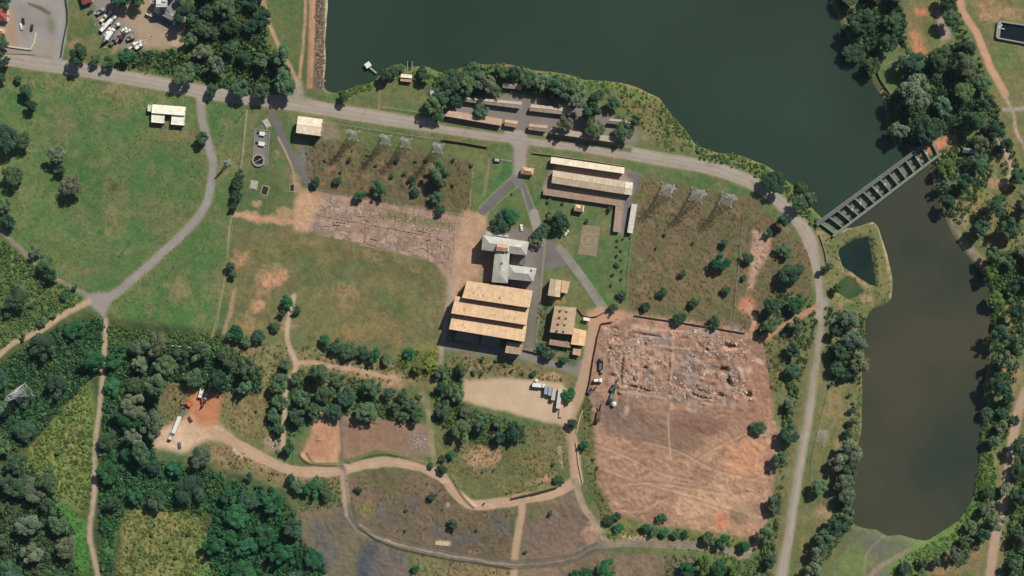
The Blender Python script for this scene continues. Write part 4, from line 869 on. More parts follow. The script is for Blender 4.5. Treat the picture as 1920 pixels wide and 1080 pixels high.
# ------------------------------------------------------------------ spillway bridge
def bridge():
    up0, up1, dn0, dn1 = (1531, 421), (1751, 259), (1562, 443), (1765, 287)
    zt = 2.2
    t = thing('spillway_bridge', 'long spillway bridge with fourteen cross piers between two narrow decks', 'bridge', W(1650, 355, 0)); o = W(1650, 355, 0)
    L = lambda p, z: (W(*p, z).x - o.x, W(*p, z).y - o.y, z)
    M1, M2 = mat('weathered_concrete', (106, 110, 102), var=.24, scale=.8), mat('mossy_concrete', (120, 132, 118), var=.24, scale=.8)
    def beam(nm, a, b, wd, z0, z1, m, par=t):
        a, b = Vector(L(a, z1)), Vector(L(b, z1)); md = (a + b) / 2; return MB().box((md.x, md.y, (z0 + z1) / 2), ((b - a).length, wd, z1 - z0), math.atan2(b.y - a.y, b.x - a.x)).obj(nm, m, par)
    beam('upstream_deck', up0, up1, 2.6, 1.5, zt, M1); beam('downstream_deck', dn0, dn1, 1.7, 1.6, zt - .1, M2)
    beam('handrail', (up0[0] - 1, up0[1] - 3.2), (up1[0] - 1, up1[1] - 3.2), .12, zt + .003, zt + 1.0, M_STEEL); beam('handrail', (dn0[0] + .4, dn0[1] + 2), (dn1[0] + .4, dn1[1] + 2), .12, zt - .097, zt + .9, M_STEEL)
    beam('sill', lerp(up0, dn0, .5), lerp(up1, dn1, .5), 6.2, -3.2, -.75, mat('algae_concrete', (110, 118, 104), var=.25))
    n = 14
    for i in range(n):
        k = (i + .35) / (n - .3)
        a, c = lerp(up0, up1, k), lerp(dn0, dn1, k)
        d = Vector((c[0] - a[0], c[1] - a[1])); a2 = (a[0] + d.x * .02, a[1] + d.y * .02); c2 = (c[0] - d.x * .02, c[1] - d.y * .02)
        pr = beam('pier', a2, c2, 1.0, -3.0, zt - .25, mat('pier_concrete', (128, 132, 120), var=.25))
        if i in (3, 4, 6, 7, 11, 12):
            g = lerp(a, c, .45); p = L(g, zt); MB().box((p[0], p[1], zt + .45), (.9, 1.5, 1.3), math.atan2(-d.y, d.x)).box((p[0] + .5, p[1] - .9, zt + .1), (.6, .9, .7)).obj('gate_winch', mat('winch_paint', (184, 184, 176)), pr)
        if 2 <= i < n - 3:
            e = lerp(up0, up1, (i + .85) / (n - .3)); f = lerp(dn0, dn1, (i + .85) / (n - .3)); ga = lerp(lerp(a, c, .2), lerp(e, f, .2), .1); gb = lerp(lerp(a, c, .2), lerp(lerp(up0, up1, (i + 1.35) / (n - .3)), lerp(dn0, dn1, (i + 1.35) / (n - .3)), .2), .9)
            beam('sluice_gate', ga, gb, .25, -2.5, .2, mat('gate_steel', (60, 66, 62)))
bridge()

# jetty with its white pump platform
t = thing('jetty', 'thin pier reaching a small white pump platform in the lake', 'jetty', W(697, 128, 0)); o = W(697, 128, 0)
a, c = W(688, 122, .6) - o, W(706, 137, .6) - o
MB().box(((a.x + c.x) / 2, (a.y + c.y) / 2, .5), ((c - a).length, .9, .2), math.atan2(c.y - a.y, c.x - a.x)).obj('walkway', mat('jetty_plank', (176, 172, 164)), t)
p = W(690, 122, 1) - o; MB().box((p.x, p.y, .75), (3.4, 3.0, 1.5), .6).obj('pump_house', mat('white_paint', (224, 222, 214)), t); MB().box((p.x, p.y, 1.58), (3.8, 3.4, .16), .6).obj('pump_roof', mat('white_paint', (224, 222, 214)), t)
for k in (0, .33, .66):
    q = lerp((a.x, a.y), (c.x, c.y), k); MB().tube((q[0], q[1], -3), (q[0], q[1], .4), .15).obj('pile', M_CONC, t)

# ------------------------------------------------------------------ lattice towers
def tower(u, v, h, base, label, arms=3, ang=0.0, group='lattice pylons', th=.1):
    t = thing('lattice_pylon', label, 'pylon', (*W(u, v)[:2], tz(u, v)), ang, group)
    hb, ht = base / 2, base * .14; wz = h * .62
    def half(z): return hb + (ht - hb) * min(1, z / wz)
    cs = ((1, 1), (-1, 1), (-1, -1), (1, -1))
    for sx, sy in cs:
        MB().tube((sx * hb, sy * hb, -.3), (sx * ht, sy * ht, wz), th).tube((sx * ht, sy * ht, wz), (sx * ht, sy * ht, h), th * .8).obj('leg', M_STEEL, t)
        MB().box((sx * hb, sy * hb, .1), (1.3, 1.3, .8)).obj('footing', M_CONC, t)
    br = MB(); zs = [wz * k for k in (0, .22, .42, .6, .76, .9, 1)] + [wz + (h - wz) * k for k in (.25, .5, .75, 1)]
    for z0, z1 in zip(zs[:-1], zs[1:]):
        a, c = half(z0), half(z1)
        for i in range(4):
            p, q = cs[i], cs[(i + 1) % 4]
            br.tube((p[0] * a, p[1] * a, z0), (q[0] * c, q[1] * c, z1), th * .55, 4); br.tube((q[0] * a, q[1] * a, z0), (p[0] * c, p[1] * c, z1), th * .55, 4); br.tube((p[0] * c, p[1] * c, z1), (q[0] * c, q[1] * c, z1), th * .55, 4)
    br.obj('bracing', M_STEEL, t)
    for i in range(arms):
        z = wz + (h - wz) * (i + .4) / arms; r = base * (.62 - .08 * i)
        arm = MB()
        for sx in (-1, 1):
            for sy in (-1, 1):
                arm.tube((sx * ht, sy * ht, z), (sx * r, 0, z + .3), th * .6, 4); arm.tube((sx * ht, sy * ht, z + 1.5), (sx * r, 0, z + .4), th * .6, 4)
            for k in (.35, .65): arm.tube((sx * (ht + (r - ht) * k), ht * (1 - k), z + .2), (sx * (ht + (r - ht) * k), -ht * (1 - k), z + .2), th * .5, 4)
        arm.tube((-r * .6, 0, z + .25), (r * .6, 0, z + .25), th * .6, 4)
        ao = arm.obj('crossarm', M_STEEL, t)
        for sx in (-1, 1): MB().tube((sx * r, 0, z + .3), (sx * r, 0, z - 1.6), .14, 6).obj('insulator', mat('porcelain', (120, 92, 76)), ao)
    return t
G1 = 'pylons along the main road'
for (u, v, lab) in [(664, 254, 'first pylon from the peach shed'), (724, 262, 'second pylon from the peach shed'), (762, 268, 'third pylon from the peach shed'), (822, 278, 'fourth pylon from the peach shed, nearest the gate')]:
    tower(u, v, 25, 6.0, 'pale lattice pylon beside the road, ' + lab, 3, math.radians(-9), G1)
for (u, v, lab) in [(1250, 356, 'first'), (1306, 366, 'second'), (1362, 374, 'third')]:
    tower(u, v, 26, 8.0, f'pale lattice pylon inside the road bend, {lab} from the gate compound', 3, math.radians(-14), G1)
tower(428, 306, 13, 2.6, 'small single lattice mast beside the curving drive', 2, .4, None, .09)
tower(46, 738, 26, 12.0, 'huge lattice pylon rising from the dark wood at the picture edge', 4, .6, None, .2)

# power poles
for (u, v, h, lab) in [(239, 462, 9, 'wooden power pole standing alone in the grass field'), (327, 500, 9, 'wooden power pole inside the bend of the drive'), (456, 212, 8, 'wooden pole at the field fence corner by the road'), (1378, 410, 8, 'thin pole in the scrub field near the dividing fence'), (46, 860, 10, 'wooden pole in the yellow-green scrub')]:
    t = thing('power_pole', lab, 'pole', (*W(u, v)[:2], tz(u, v)), .3, 'power poles'); MB().tube((0, 0, -.3), (0, 0, h), .2, 8, .14).obj('post', mat('old_timber', (120, 100, 80)), t); MB().box((0, 0, h - .6), (2.4, .18, .2)).obj('crossbar', mat('old_timber', (120, 100, 80)), t)
    for x in (-1, 0, 1): MB().tube((x, 0, h - .5), (x, 0, h - .1), .1, 6).obj('insulator', mat('porcelain', (120, 92, 76)), t)

# ------------------------------------------------------------------ sewage works, tanks, helipad, basin
def ring(r0, r1, z0, z1, n=28):
    mb = MB(); vv = []
    for r, z in ((r0, z0), (r1, z0), (r1, z1), (r0, z1)): vv += [(r * math.cos(2 * math.pi * i / n), r * math.sin(2 * math.pi * i / n), z) for i in range(n)]
    fs = []
    for k in range(4):
        for i in range(n): a, c = k * n + i, k * n + (i + 1) % n; e, f = ((k + 1) % 4) * n + i, ((k + 1) % 4) * n + (i + 1) % n; fs.append((a, c, f, e))
    return mb.add(vv, fs)
t = thing('settling_tank', 'round open settling tank with dark water and a pale rim', 'tank', W(485, 301, 0))
ring(3.2, 4.2, -.2, 1.2).obj('rim_wall', mat('concrete', (150, 148, 140)), t); MB().prism([(3.15 * math.cos(k * .3927), 3.15 * math.sin(k * .3927)) for k in range(16)], .02, .35).obj('tank_water', mat('dark_water', (38, 44, 48), rough=.2), t)
MB().box((0, 0, 1.3), (8.6, .35, .16), .5).obj('scraper_bridge', M_STEEL, t); MB().tube((0, 0, .3), (0, 0, 1.7), .35, 10).obj('centre_column', M_CONC, t)
for (u, v, sx, sy, lab, c1) in [(492, 251, 3.4, 2.6, 'white machine box on the sewage works slab, nearer the road', (226, 224, 216)), (491, 270, 4.0, 2.6, 'white machine box on the sewage works slab, nearer the round tank', (222, 222, 218))]:
    t = thing('pump_unit', lab, 'pump', W(u, v, 0), -.2, 'pump units'); MB().box((0, 0, .7), (sx, sy, 1.4)).obj('casing', mat('white_paint', (224, 222, 214)), t); MB().box((-sx * .75, .3, .5), (sx * .5, 1, 1)).obj('motor', mat('dark_machine', (58, 60, 60)), t); MB().tube((sx * .5, 0, .6), (sx * .9, 0, .6), .25, 8).obj('pipe', M_STEEL, t)
t = thing('slab_kerb', 'pale concrete kerb around the long sewage works slab', 'kerb', W(490, 276, 0))
q = [W(479, 242) - W(490, 276), W(506, 246) - W(490, 276), W(501, 310) - W(490, 276), W(474, 307) - W(490, 276)]
for i in range(4):
    a, c = q[i], q[(i + 1) % 4]; MB().box(((a.x + c.x) / 2, (a.y + c.y) / 2, .2), ((c - a).length - .5, .45, .5), math.atan2(c.y - a.y, c.x - a.x)).obj('kerb_stone', mat('concrete', (150, 148, 140)), t)
for (u, v, sx, sy, rz, lab, col, nm) in [(497, 357, 3.8, 5.2, -.3, 'dark open pit with a sandy collar on the works lawn', (44, 46, 50), 'inspection_pit'), (476, 347, 4, 5, -.2, 'pale concrete cover slab on the works lawn', (164, 170, 160), 'cover_slab'), (548, 352, 2.4, 4.2, 0, 'small dark hatch on a sandy square beside the asphalt drive', (40, 42, 46), 'inspection_hatch'), (500, 232, 3, 5, .5, 'grey roofed box at the head of the works lawn', (170, 172, 170), 'meter_box')]:
    t = thing(nm, lab, 'pit' if 'pit' in nm else 'slab' if 'slab' in nm else 'hatch' if 'hatch' in nm else 'box', W(u, v, 0), rz)
    MB().box((0, 0, .1), (sx + 1.2, sy + 1.2, .3)).obj('collar', mat('sandy_concrete', (172, 150, 120)), t); MB().box((0, 0, .33), (sx, sy, .22 if col[0] < 60 else .9)).obj('cover', mat('cover_%d' % col[0], col), t)
# helipad
t = thing('helipad', 'brown concrete helipad with a faded circle and letter H on the lawn', 'helipad', W(1104, 450, 0), 0); o = W(1104, 450, 0)
q = [(1092, 421), (1126, 425), (1118, 481), (1083, 476)]
MB().prism([tuple((W(*p) - o)[:2]) for p in q], -.3, .12).obj('pad', mat('pad_concrete', (142, 127, 102), var=.22), t)
pm = mat('faded_paint', (164, 153, 130), var=.2)
r_ = ring(4.3, 4.75, .124, .135, 40); ro = r_.obj('circle_marking', pm, t)
hm = MB(); hm.box((-.85, 0, .135), (.42, 3.0, .02)); hm.box((.85, 0, .135), (.42, 3.0, .02)); hm.box((0, 0, .135), (1.26, .42, .02)); ho = hm.obj('letter_marking', pm, t); ho.rotation_euler = (0, 0, -.12)
# walled basin
t = thing('walled_basin', 'rectangular dark water basin with pale concrete walls, cut by the picture edge', 'basin', W(1910, 60, 0)); o = W(1910, 60, 0)
q = [(1873, 41), (1935, 50), (1933, 84), (1869, 72)]
for i in range(4):
    a, c = W(*q[i]) - o, W(*q[(i + 1) % 4]) - o; MB().box(((a.x + c.x) / 2, (a.y + c.y) / 2, .7), ((c - a).length + (.9 if i % 2 == 0 else -.9), .9 if i != 3 else 2.6, 1.9), math.atan2(c.y - a.y, c.x - a.x)).obj('basin_wall', mat('concrete', (150, 148, 140)), t)
MB().prism([tuple((W(*p) - o)[:2]) for p in q], -.2, .25).obj('basin_water', mat('black_water', (18, 30, 34), rough=.2), t)
p = W(1874, 50) - o; MB().box((p.x, p.y, 1.3), (3.2, .8, .8), .6).box((p.x + 1.5, p.y - 1.6, 1.4), (2.6, .6, .8), -.3).obj('inlet_gear', M_STEEL, t)
t = thing('intake_slot', 'dark stepped intake channel cut into the lakeside bank by the boathouse', 'channel', W(768, 127, 0))
for sx in (-1, 1): MB().box((sx * 1.5, 0, -.4), (.4, 8.5, 1.6), -.06).obj('side_wall', M_CONC, t)
MB().box((0, 0, -.75), (2.6, 8.5, .5), -.06).obj('channel_floor', mat('dark_water', (38, 44, 48), rough=.2), t)

# ------------------------------------------------------------------ walls and fences
def wall(pts, h, th, col, name, label, cat='wall', capcol=None, group=None):
    o = W(*pts[len(pts) // 2]); t = thing(name, label, cat, (o.x, o.y, 0), 0, group)
    for (a, c) in zip(pts[:-1], pts[1:]):
        A, B = W(*a) - o, W(*c) - o; L = (B - A).length; n = max(1, round(L / 5)); an = math.atan2(B.y - A.y, B.x - A.x); zz = tz((a[0] + c[0]) / 2, (a[1] + c[1]) / 2)
        for i in range(n):
            p = A + (B - A) * ((i + .5) / n); sh = MB().box((0, 0, 0), (L / n - .06, th, h + .4)).mesh('wall_panel', wallm(col)) if i == 0 else sh
            child('wall_panel', sh, t, (p.x, p.y, zz + h / 2 - .2), (0, 0, an))
            if i == 0: ps = MB().box((0, 0, 0), (.35, th + .16, h + .6)).mesh('wall_pier', wallm(capcol or col))
            q = A + (B - A) * (i / n); child('wall_pier', ps, t, (q.x, q.y, zz + h / 2 - .1), (0, 0, an))
wall([(1147, 603), (1128, 606), (1121, 630), (1113, 672), (1106, 716), (1101, 736)], 2.0, .35, (120, 84, 66), 'yard_wall', 'dark reddish wall between haul road and demolition yard')
wall([(960, 934), (1000, 925), (1046, 912)], 1.8, .3, (70, 60, 54), 'boundary_wall', 'dark wall along the upper edge of the haul road')
wall([(829, 262), (870, 268), (914, 276)], 1.9, .35, (132, 92, 74), 'boundary_wall', 'red-brown wall between pylon lawn and main road')
wall([(1082, 577), (1092, 590), (1106, 594), (1120, 592), (1136, 583)], 1.6, .35, (150, 112, 94), 'garden_wall', 'curved brick wall at the corner of the demolition yard', 'wall')
wall([(1092, 770), (1085, 790), (1081, 812)], .8, .5, (206, 184, 156), 'road_barrier', 'pale low barrier along the haul road bend beside the gravel yard', 'barrier')
wall([(1080, 830), (1085, 870), (1092, 905)], .8, .5, (200, 178, 150), 'road_barrier', 'pale low barrier along the haul road beside the meadow', 'barrier')
wall([(8, 86), (35, 90), (58, 93), (64, 82), (68, 62)], .9, .9, (204, 196, 164), 'forecourt_wall', 'pale curved wall around the car park corner')
wall([(14, 100), (40, 101), (66, 102)], .5, .5, (170, 150, 116), 'forecourt_kerb', 'low tan kerb between car park and main road', 'kerb')
wall([(122, -20), (127, 20), (127, 40), (119, 80), (115, 106)], 1.7, .25, (78, 76, 66), 'boundary_wall', 'dark wall along the depot lane, ending at the main road')
wall([(1190, 591), (1290, 606), (1398, 624)], 1.5, .3, (150, 122, 104), 'boundary_wall', 'low wall along the top edge of the demolition yard')
wall([(1000, 287), (1033, 291), (1110, 302), (1172, 312)], 1.4, .25, (170, 156, 134), 'boundary_wall', 'pale wall between main road and the long narrow shed')
wall([(982, 655), (1003, 660), (1030, 664)], 2.0, .4, (140, 124, 108), 'boundary_wall', 'short wall joining the hall annexe to the workshop yard')
wall([(1536, 440), (1546, 470), (1552, 505)], .9, .35, (150, 140, 128), 'road_parapet', 'roadside parapet where the spillway bridge meets the bend', 'parapet')
wall([(1624, 103), (1640, 125), (1650, 150), (1668, 176)], 1.4, .4, (110, 96, 80), 'shore_wall', 'dark wall curving along the lakeside lawn on the far shore')

PM = MB().tube((0, 0, -.3), (0, 0, 1.9), .09, 6).mesh('post', mat('fence_post', (130, 118, 100)))
def fence(pts, label, group='wire fences', gap=4.0):
    o = W(*pts[len(pts) // 2]); t = thing('wire_fence', label, 'fence', (o.x, o.y, 0), 0, group); wr = MB()
    for (a, c) in zip(pts[:-1], pts[1:]):
        A, B = W(*a) - o, W(*c) - o; n = max(1, round((B - A).length / gap))
        za, zb = tz(*a), tz(*c)
        for i in range(n + 1):
            k = i / n; p = A + (B - A) * k; child('post', PM, t, (p.x, p.y, tz(a[0] + (c[0] - a[0]) * k, a[1] + (c[1] - a[1]) * k)))
        for h in (.4, .9, 1.4, 1.8): wr.tube((A.x, A.y, za + h), (B.x, B.y, zb + h), .03, 3)
    wr.obj('wire', M_STEEL, t)
fence([(462, 206), (455, 285), (442, 395), (424, 505), (405, 622)], 'wire fence between the grass field and the works lawn')
fence([(600, 356), (700, 372), (790, 390), (880, 405)], 'wire fence between the dry scrub and the old foundations')
fence([(1184, 442), (1178, 510), (1175, 560)], 'wire fence along the helipad lawn')
fence([(1394, 400), (1388, 470), (1380, 540), (1376, 600)], 'wire fence running down the road bend scrub field')
fence([(640, 234), (720, 247), (826, 262)], 'wire fence on the road side of the pylons')
fence([(716, 201), (760, 207), (800, 213)], 'wire fence at the foot of the lakeside lawn')
fence([(915, 278), (925, 298), (960, 302)], 'wire fence around the small gate lawn')
fence([(1556, 720), (1540, 780), (1522, 860), (1520, 900)], 'wire fence on the verge between road and lower pond')

# ------------------------------------------------------------------ old foundations: wall stubs
t = thing('foundation_ruin', 'strip of broken concrete floor slabs and wall stubs beside the meadow', 'ruin', W(710, 425, 0)); o = W(710, 425, 0)
cm = [mat('slab_concrete_%d' % i, c, var=.22) for i, c in enumerate([(166, 140, 122), (152, 128, 112), (176, 148, 126), (144, 124, 112)])]
def on_strip(s_, r_):  # s along 0..1, r across 0..1
    a = lerp((604, 370), (858, 412), s_); c = lerp((590, 434), (838, 496), s_); return lerp(a, c, r_)
for k in range(64):
    s_, r_ = rng.random(), rng.random()
    if .42 < s_ and r_ < .32: continue
    p = on_strip(s_, r_); q = W(*p) - o; L = rng.uniform(1.5, 6.5); vert = rng.random() < .5; an = math.radians(-10 + (90 if vert else 0)) + rng.gauss(0, .16)
    st = MB().box((0, 0, 0), (L, rng.uniform(.3, .6), rng.uniform(.4, .75))).obj('wall_stub', rng.choice(cm), t); st.location = (q.x, q.y, tz(*p) + .2); st.rotation_euler = (0, 0, an)
for k in range(46):
    s_, r_ = rng.random(), rng.random()
    if .42 < s_ and r_ < .34: continue
    p = on_strip(s_, r_); q = W(*p) - o
    sl_ = MB().box((0, 0, 0), (rng.uniform(2.5, 8), rng.uniform(2, 6), .14)).obj('floor_slab', rng.choice(cm), t); sl_.location = (q.x, q.y, tz(*p) + .08 + k * .0015); sl_.rotation_euler = (rng.uniform(-.02, .02), rng.uniform(-.02, .02), math.radians(-10) + rng.uniform(-.04, .04))
wallpts = [((604, 404), (700, 422)), ((700, 422), (840, 448)), ((846, 412), (836, 500)), ((640, 378), (636, 402)), ((672, 384), (668, 408)), ((856, 410), (846, 520))]
for a, c in wallpts:
    A, B = W(*a) - o, W(*c) - o; MB().box(((A.x + B.x) / 2, (A.y + B.y) / 2, .15), ((B - A).length, .45, .5), math.atan2(B.y - A.y, B.x - A.x)).obj('footing_wall', cm[2], t)

# stuff: rubble
def rubble(name, pts_list, n, smin, smax, cols, label):
    V8 = np.array([(-1, -1, -1), (1, -1, -1), (1, 1, -1), (-1, 1, -1), (-1, -1, 1), (1, -1, 1), (1, 1, 1), (-1, 1, 1)], float) * .5
    F6 = np.array([(3, 2, 1, 0), (4, 5, 6, 7), (0, 1, 5, 4), (1, 2, 6, 5), (2, 3, 7, 6), (3, 0, 4, 7)])
    vv, ff, cc = [], [], []
    k = 0
    for (pu, pv) in pts_list(n):
        q_ = lambda: smin * (smax / smin) ** (rng.random() ** 1.5); s_ = np.array([q_(), q_(), min(q_(), .32 * smax) * .5]); a = rng.uniform(0, 3.14); b_ = rng.uniform(-.4, .4)
        R = np.array(Matrix.Rotation(a, 3, 'Z') @ Matrix.Rotation(b_, 3, 'X'))
        J = V8 + np.array([[rng.uniform(-.14, .14) for _ in range(3)] for _ in range(8)])
        p = W(pu, pv); vv.append((J * s_) @ R.T + np.array([p.x, p.y, tz(pu, pv) + s_[2] * .25])); ff.append(F6 + 8 * k); c = lin(rng.choice(cols)) * rng.uniform(.8, 1.2); cc.append(np.repeat(c[None], 8, 0)); k += 1
    me = fast_mesh(name, np.vstack(vv), np.vstack(ff), M_TERR, np.clip(np.vstack(cc), 0, .9)); o = link(bpy.data.objects.new(name, me)); o['kind'] = 'stuff'; o['label'] = label; return o
def scat(boxes):
    def f(n):
        for _ in range(n):
            (u, v, ru, rv) = rng.choice(boxes); yield (rng.gauss(u, ru * .6), rng.gauss(v, rv * .6))
    return f
rubble('rubble', scat([(1380, 660, 24, 20), (1390, 730, 22, 16), (1345, 640, 30, 8), (1200, 640, 30, 8), (1300, 625, 30, 6), (1150, 640, 14, 24), (1190, 700, 36, 30), (1230, 728, 40, 8), (1300, 690, 40, 20), (1330, 735, 24, 10), (1290, 740, 24, 10), (1160, 690, 6, 40), (1365, 705, 12, 12), (1320, 660, 30, 10), (1225, 675, 16, 6), (1180, 655, 24, 10)]), 2200, .3, 2.6, [(184, 152, 130), (162, 132, 112), (198, 168, 144), (142, 110, 92), (170, 156, 144)], 'broken concrete rubble heaped in the demolition yard')
rubble('building_debris', lambda n: [on_strip(rng.random(), rng.random()) for _ in range(n)], 2200, .2, 1.1, [(190, 168, 150), (150, 140, 132), (190, 160, 136), (136, 104, 86), (104, 96, 90)], 'loose broken concrete over the old foundations')
rubble('riprap', lambda n: [(rng.gauss(600, 3), rng.uniform(-30, 166)) for _ in range(n)], 1100, .6, 1.6, [(126, 108, 94), (96, 84, 78), (156, 130, 112), (84, 72, 66)], 'dark stone riprap along the dam')
rubble('stone_heap', scat([(786, 826, 14, 16), (510, 826, 10, 12), (598, 821, 5, 4), (640, 688, 30, 3), (1050, 850, 4, 16)]), 500, .3, .9, [(170, 152, 134), (130, 118, 106), (196, 176, 150)], 'small stones and rubble on the dirt pads')

# ------------------------------------------------------------------ vehicles
WHEEL = MB().tube((0, -.14, 0), (0, .14, 0), .5, 12).mesh('wheel', M_DARK)
CARW = MB().tube((0, -.1, 0), (0, .1, 0), .33, 12).mesh('wheel', M_DARK)
def at(u, v, ang, name, label, cat, group): return thing(name, label, cat, (*W(u, v)[:2], tz(u, v)), math.radians(ang), group)
def paintm(c): return mat('vehicle_paint', c, var=.08, rough=.4, spec=.5)
def car(u, v, ang, col, label, group='parked cars'):
    t = at(u, v, ang, 'parked_car', label, 'car', group); m = paintm(col)
    prof = [(-2.1, .35), (2.1, .35), (2.15, .7), (1.2, .9), (-2.05, .95)]
    mb = MB(); n = len(prof); mb.add([(x, -.85, z) for x, z in prof] + [(x, .85, z) for x, z in prof], [tuple(range(n)), tuple(range(2 * n - 1, n - 1, -1))] + [(i, n + i, n + (i + 1) % n, (i + 1) % n) for i in range(n)]); mb.obj('body', m, t)
    cb = MB().box((-.3, 0, 1.12), (2.5, 1.5, .42), 0, .8).obj('windows', M_GLASS, t); MB().box((-.3, 0, 1.36), (1.85, 1.2, .08)).obj('roof', m, t)
    for x in (-1.35, 1.35):
        for y in (-.78, .78): child('wheel', CARW, t, (x, y, .33))
    for y in (-.6, .6): MB().box((2.13, y, .62), (.08, .35, .15)).obj('headlight', mat('lamp_glass', (220, 220, 210)), t)
def trailer(u, v, ang, L, col, label, wd=2.5, h=2.6, deck=1.2, kind='box', group='trailers on the gravel yard', cat='trailer'):
    t = at(u, v, ang, 'parked_trailer', label, cat, group); m = paintm(col)
    MB().box((0, 0, deck - .15), (L, wd * .9, .3)).obj('chassis', mat('chassis_steel', (64, 60, 58)), t)
    if kind == 'box':
        MB().box((0, 0, deck + h / 2), (L, wd, h)).obj('cargo_box', m, t)
        rf = MB().box((0, 0, deck + h + .05), (L + .06, wd + .06, .1)).obj('box_roof', m, t)
        for k in range(max(2, int(L / 1.6))): MB().box((-L / 2 + (k + .5) * L / max(2, int(L / 1.6)), 0, deck + h + .13), (.12, wd, .06)).obj('roof_rib', m, rf)
    elif kind == 'flat':
        MB().box((0, 0, deck + .08), (L, wd, .16)).obj('deck', m, t); MB().box((L / 2 - .1, 0, deck + .7), (.2, wd, 1.3)).obj('headboard', m, t)
    elif kind == 'tank':
        MB().tube((-L / 2, 0, deck + 1.1), (L / 2, 0, deck + 1.1), 1.1, 18).obj('tank', m, t)
        for x in (-.25, .2): MB().tube((L * x, 0, deck + 2.1), (L * x, 0, deck + 2.45), .3, 10).obj('hatch', M_STEEL, t)
    for x in (-L * .42, -L * .3, L * .3):
        for y in (-wd * .42, wd * .42): child('wheel', WHEEL, t, (x, y, .5))
    return t
def truck(u, v, ang, L, cabcol, boxcol, label, kind='box', group='trucks', wd=2.5, h=2.2):
    t = at(u, v, ang, 'parked_truck', label, 'truck', group)
    MB().box((0, 0, .95), (L, wd * .8, .3)).obj('chassis', mat('chassis_steel', (64, 60, 58)), t)
    c = MB().box((L / 2 - 1.0, 0, 1.95), (2.0, wd, 2.0), 0, .93).obj('cab', paintm(cabcol), t); MB().box((L / 2 - .08, 0, 2.35), (.14, wd * .84, .8)).obj('windscreen', M_GLASS, c); MB().box((L / 2 - 1.2, 0, 3.02), (1.2, wd * .8, .14)).obj('cab_roof', paintm(cabcol), c)
    bl = L - 2.4; bx = -L / 2 + bl / 2
    if kind == 'box': MB().box((bx, 0, 1.1 + h / 2), (bl, wd, h)).obj('cargo_box', paintm(boxcol), t)
    elif kind == 'tip':
        mb = MB().box((bx, 0, 1.2), (bl, wd, .2)).box((bx, wd / 2 - .06, 1.8), (bl, .12, 1.1)).box((bx, -wd / 2 + .06, 1.8), (bl, .12, 1.1)).box((bx + bl / 2 - .06, 0, 1.9), (.12, wd, 1.3)).box((bx - bl / 2 + .06, 0, 1.7), (.12, wd, .9)); mb.obj('tipper_body', paintm(boxcol), t)
    elif kind == 'tank': MB().tube((bx - bl / 2, 0, 2.2), (bx + bl / 2, 0, 2.2), 1.05, 18).obj('tank', paintm(boxcol), t)
    elif kind == 'drum':
        MB().tube((bx - bl * .5, 0, 2.6), (bx - bl * .1, 0, 2.4), .6, 16, 1.25).tube((bx - bl * .1, 0, 2.4), (bx + bl * .45, 0, 2.1), 1.25, 16, .8).obj('mixer_drum', paintm(boxcol), t); MB().box((bx - bl * .5, 0, 2.9), (.9, .9, .9), .4).obj('hopper', paintm(boxcol), t)
    for x in (-L * .38, -L * .22, L * .33):
        for y in (-wd * .42, wd * .42): child('wheel', WHEEL, t, (x, y, .5))
    return t
def digger(u, v, ang, col, label, reach=6.0, group='diggers'):
    t = at(u, v, ang, 'excavator', label, 'excavator', group)
    for y in (-1.1, 1.1): MB().box((0, y, .45), (3.8, .6, .9), 0, .92).obj('track', M_DARK, t)
    MB().box((-.5, 0, 1.6), (3.6, 2.6, 1.3), 0, .92).obj('body', paintm(col), t); MB().box((.7, .8, 2.5), (1.4, .9, 1.3), 0, .9).obj('cab', M_GLASS, t); MB().box((-1.9, 0, 1.6), (.8, 2.4, 1.1)).obj('counterweight', mat('dark_machine', (58, 60, 60)), t)
    MB().tube((1.0, -.2, 1.9), (3.2, -.2, 4.2), .3, 6).tube((3.2, -.2, 4.2), (reach, -.2, 2.8), .26, 6).obj('boom', paintm(col), t); MB().box((reach + .2, -.2, 1.9), (.9, 1.1, 1.5), 0, .7).obj('bucket', mat('dark_machine', (58, 60, 60)), t)
# gravel yard line-up
truck(1010, 722, -6, 8.4, (226, 226, 222), (230, 226, 218), 'white box truck parked across the head of the trailer row')
trailer(1023.5, 731, 84, 5.2, (150, 160, 176), 'short blue-grey trailer next to the white box truck', 2.1, 2.3)
trailer(1031, 732.5, 84, 5.8, (156, 166, 180), 'second short blue-grey trailer from the white box truck', 2.1, 2.3)
trailer(1038, 738, 82, 8.2, (186, 186, 172), 'mid-length grey-beige trailer in the gravel yard row', 2.4, 2.3)
trailer(1048, 747, 82, 12.6, (200, 196, 184), 'long pale trailer, last full-height one in the row', 2.5, 2.6)
trailer(1053.5, 756, 84, 18.5, (196, 160, 148), 'long low pinkish flatbed at the end of the row', 2.3, 1, 1.0, 'flat')
truck(1003, 717, 60, 5.6, (226, 224, 218), (220, 216, 206), 'small white tipper at the corner of the trailer row', 'tip', wd=2.1)
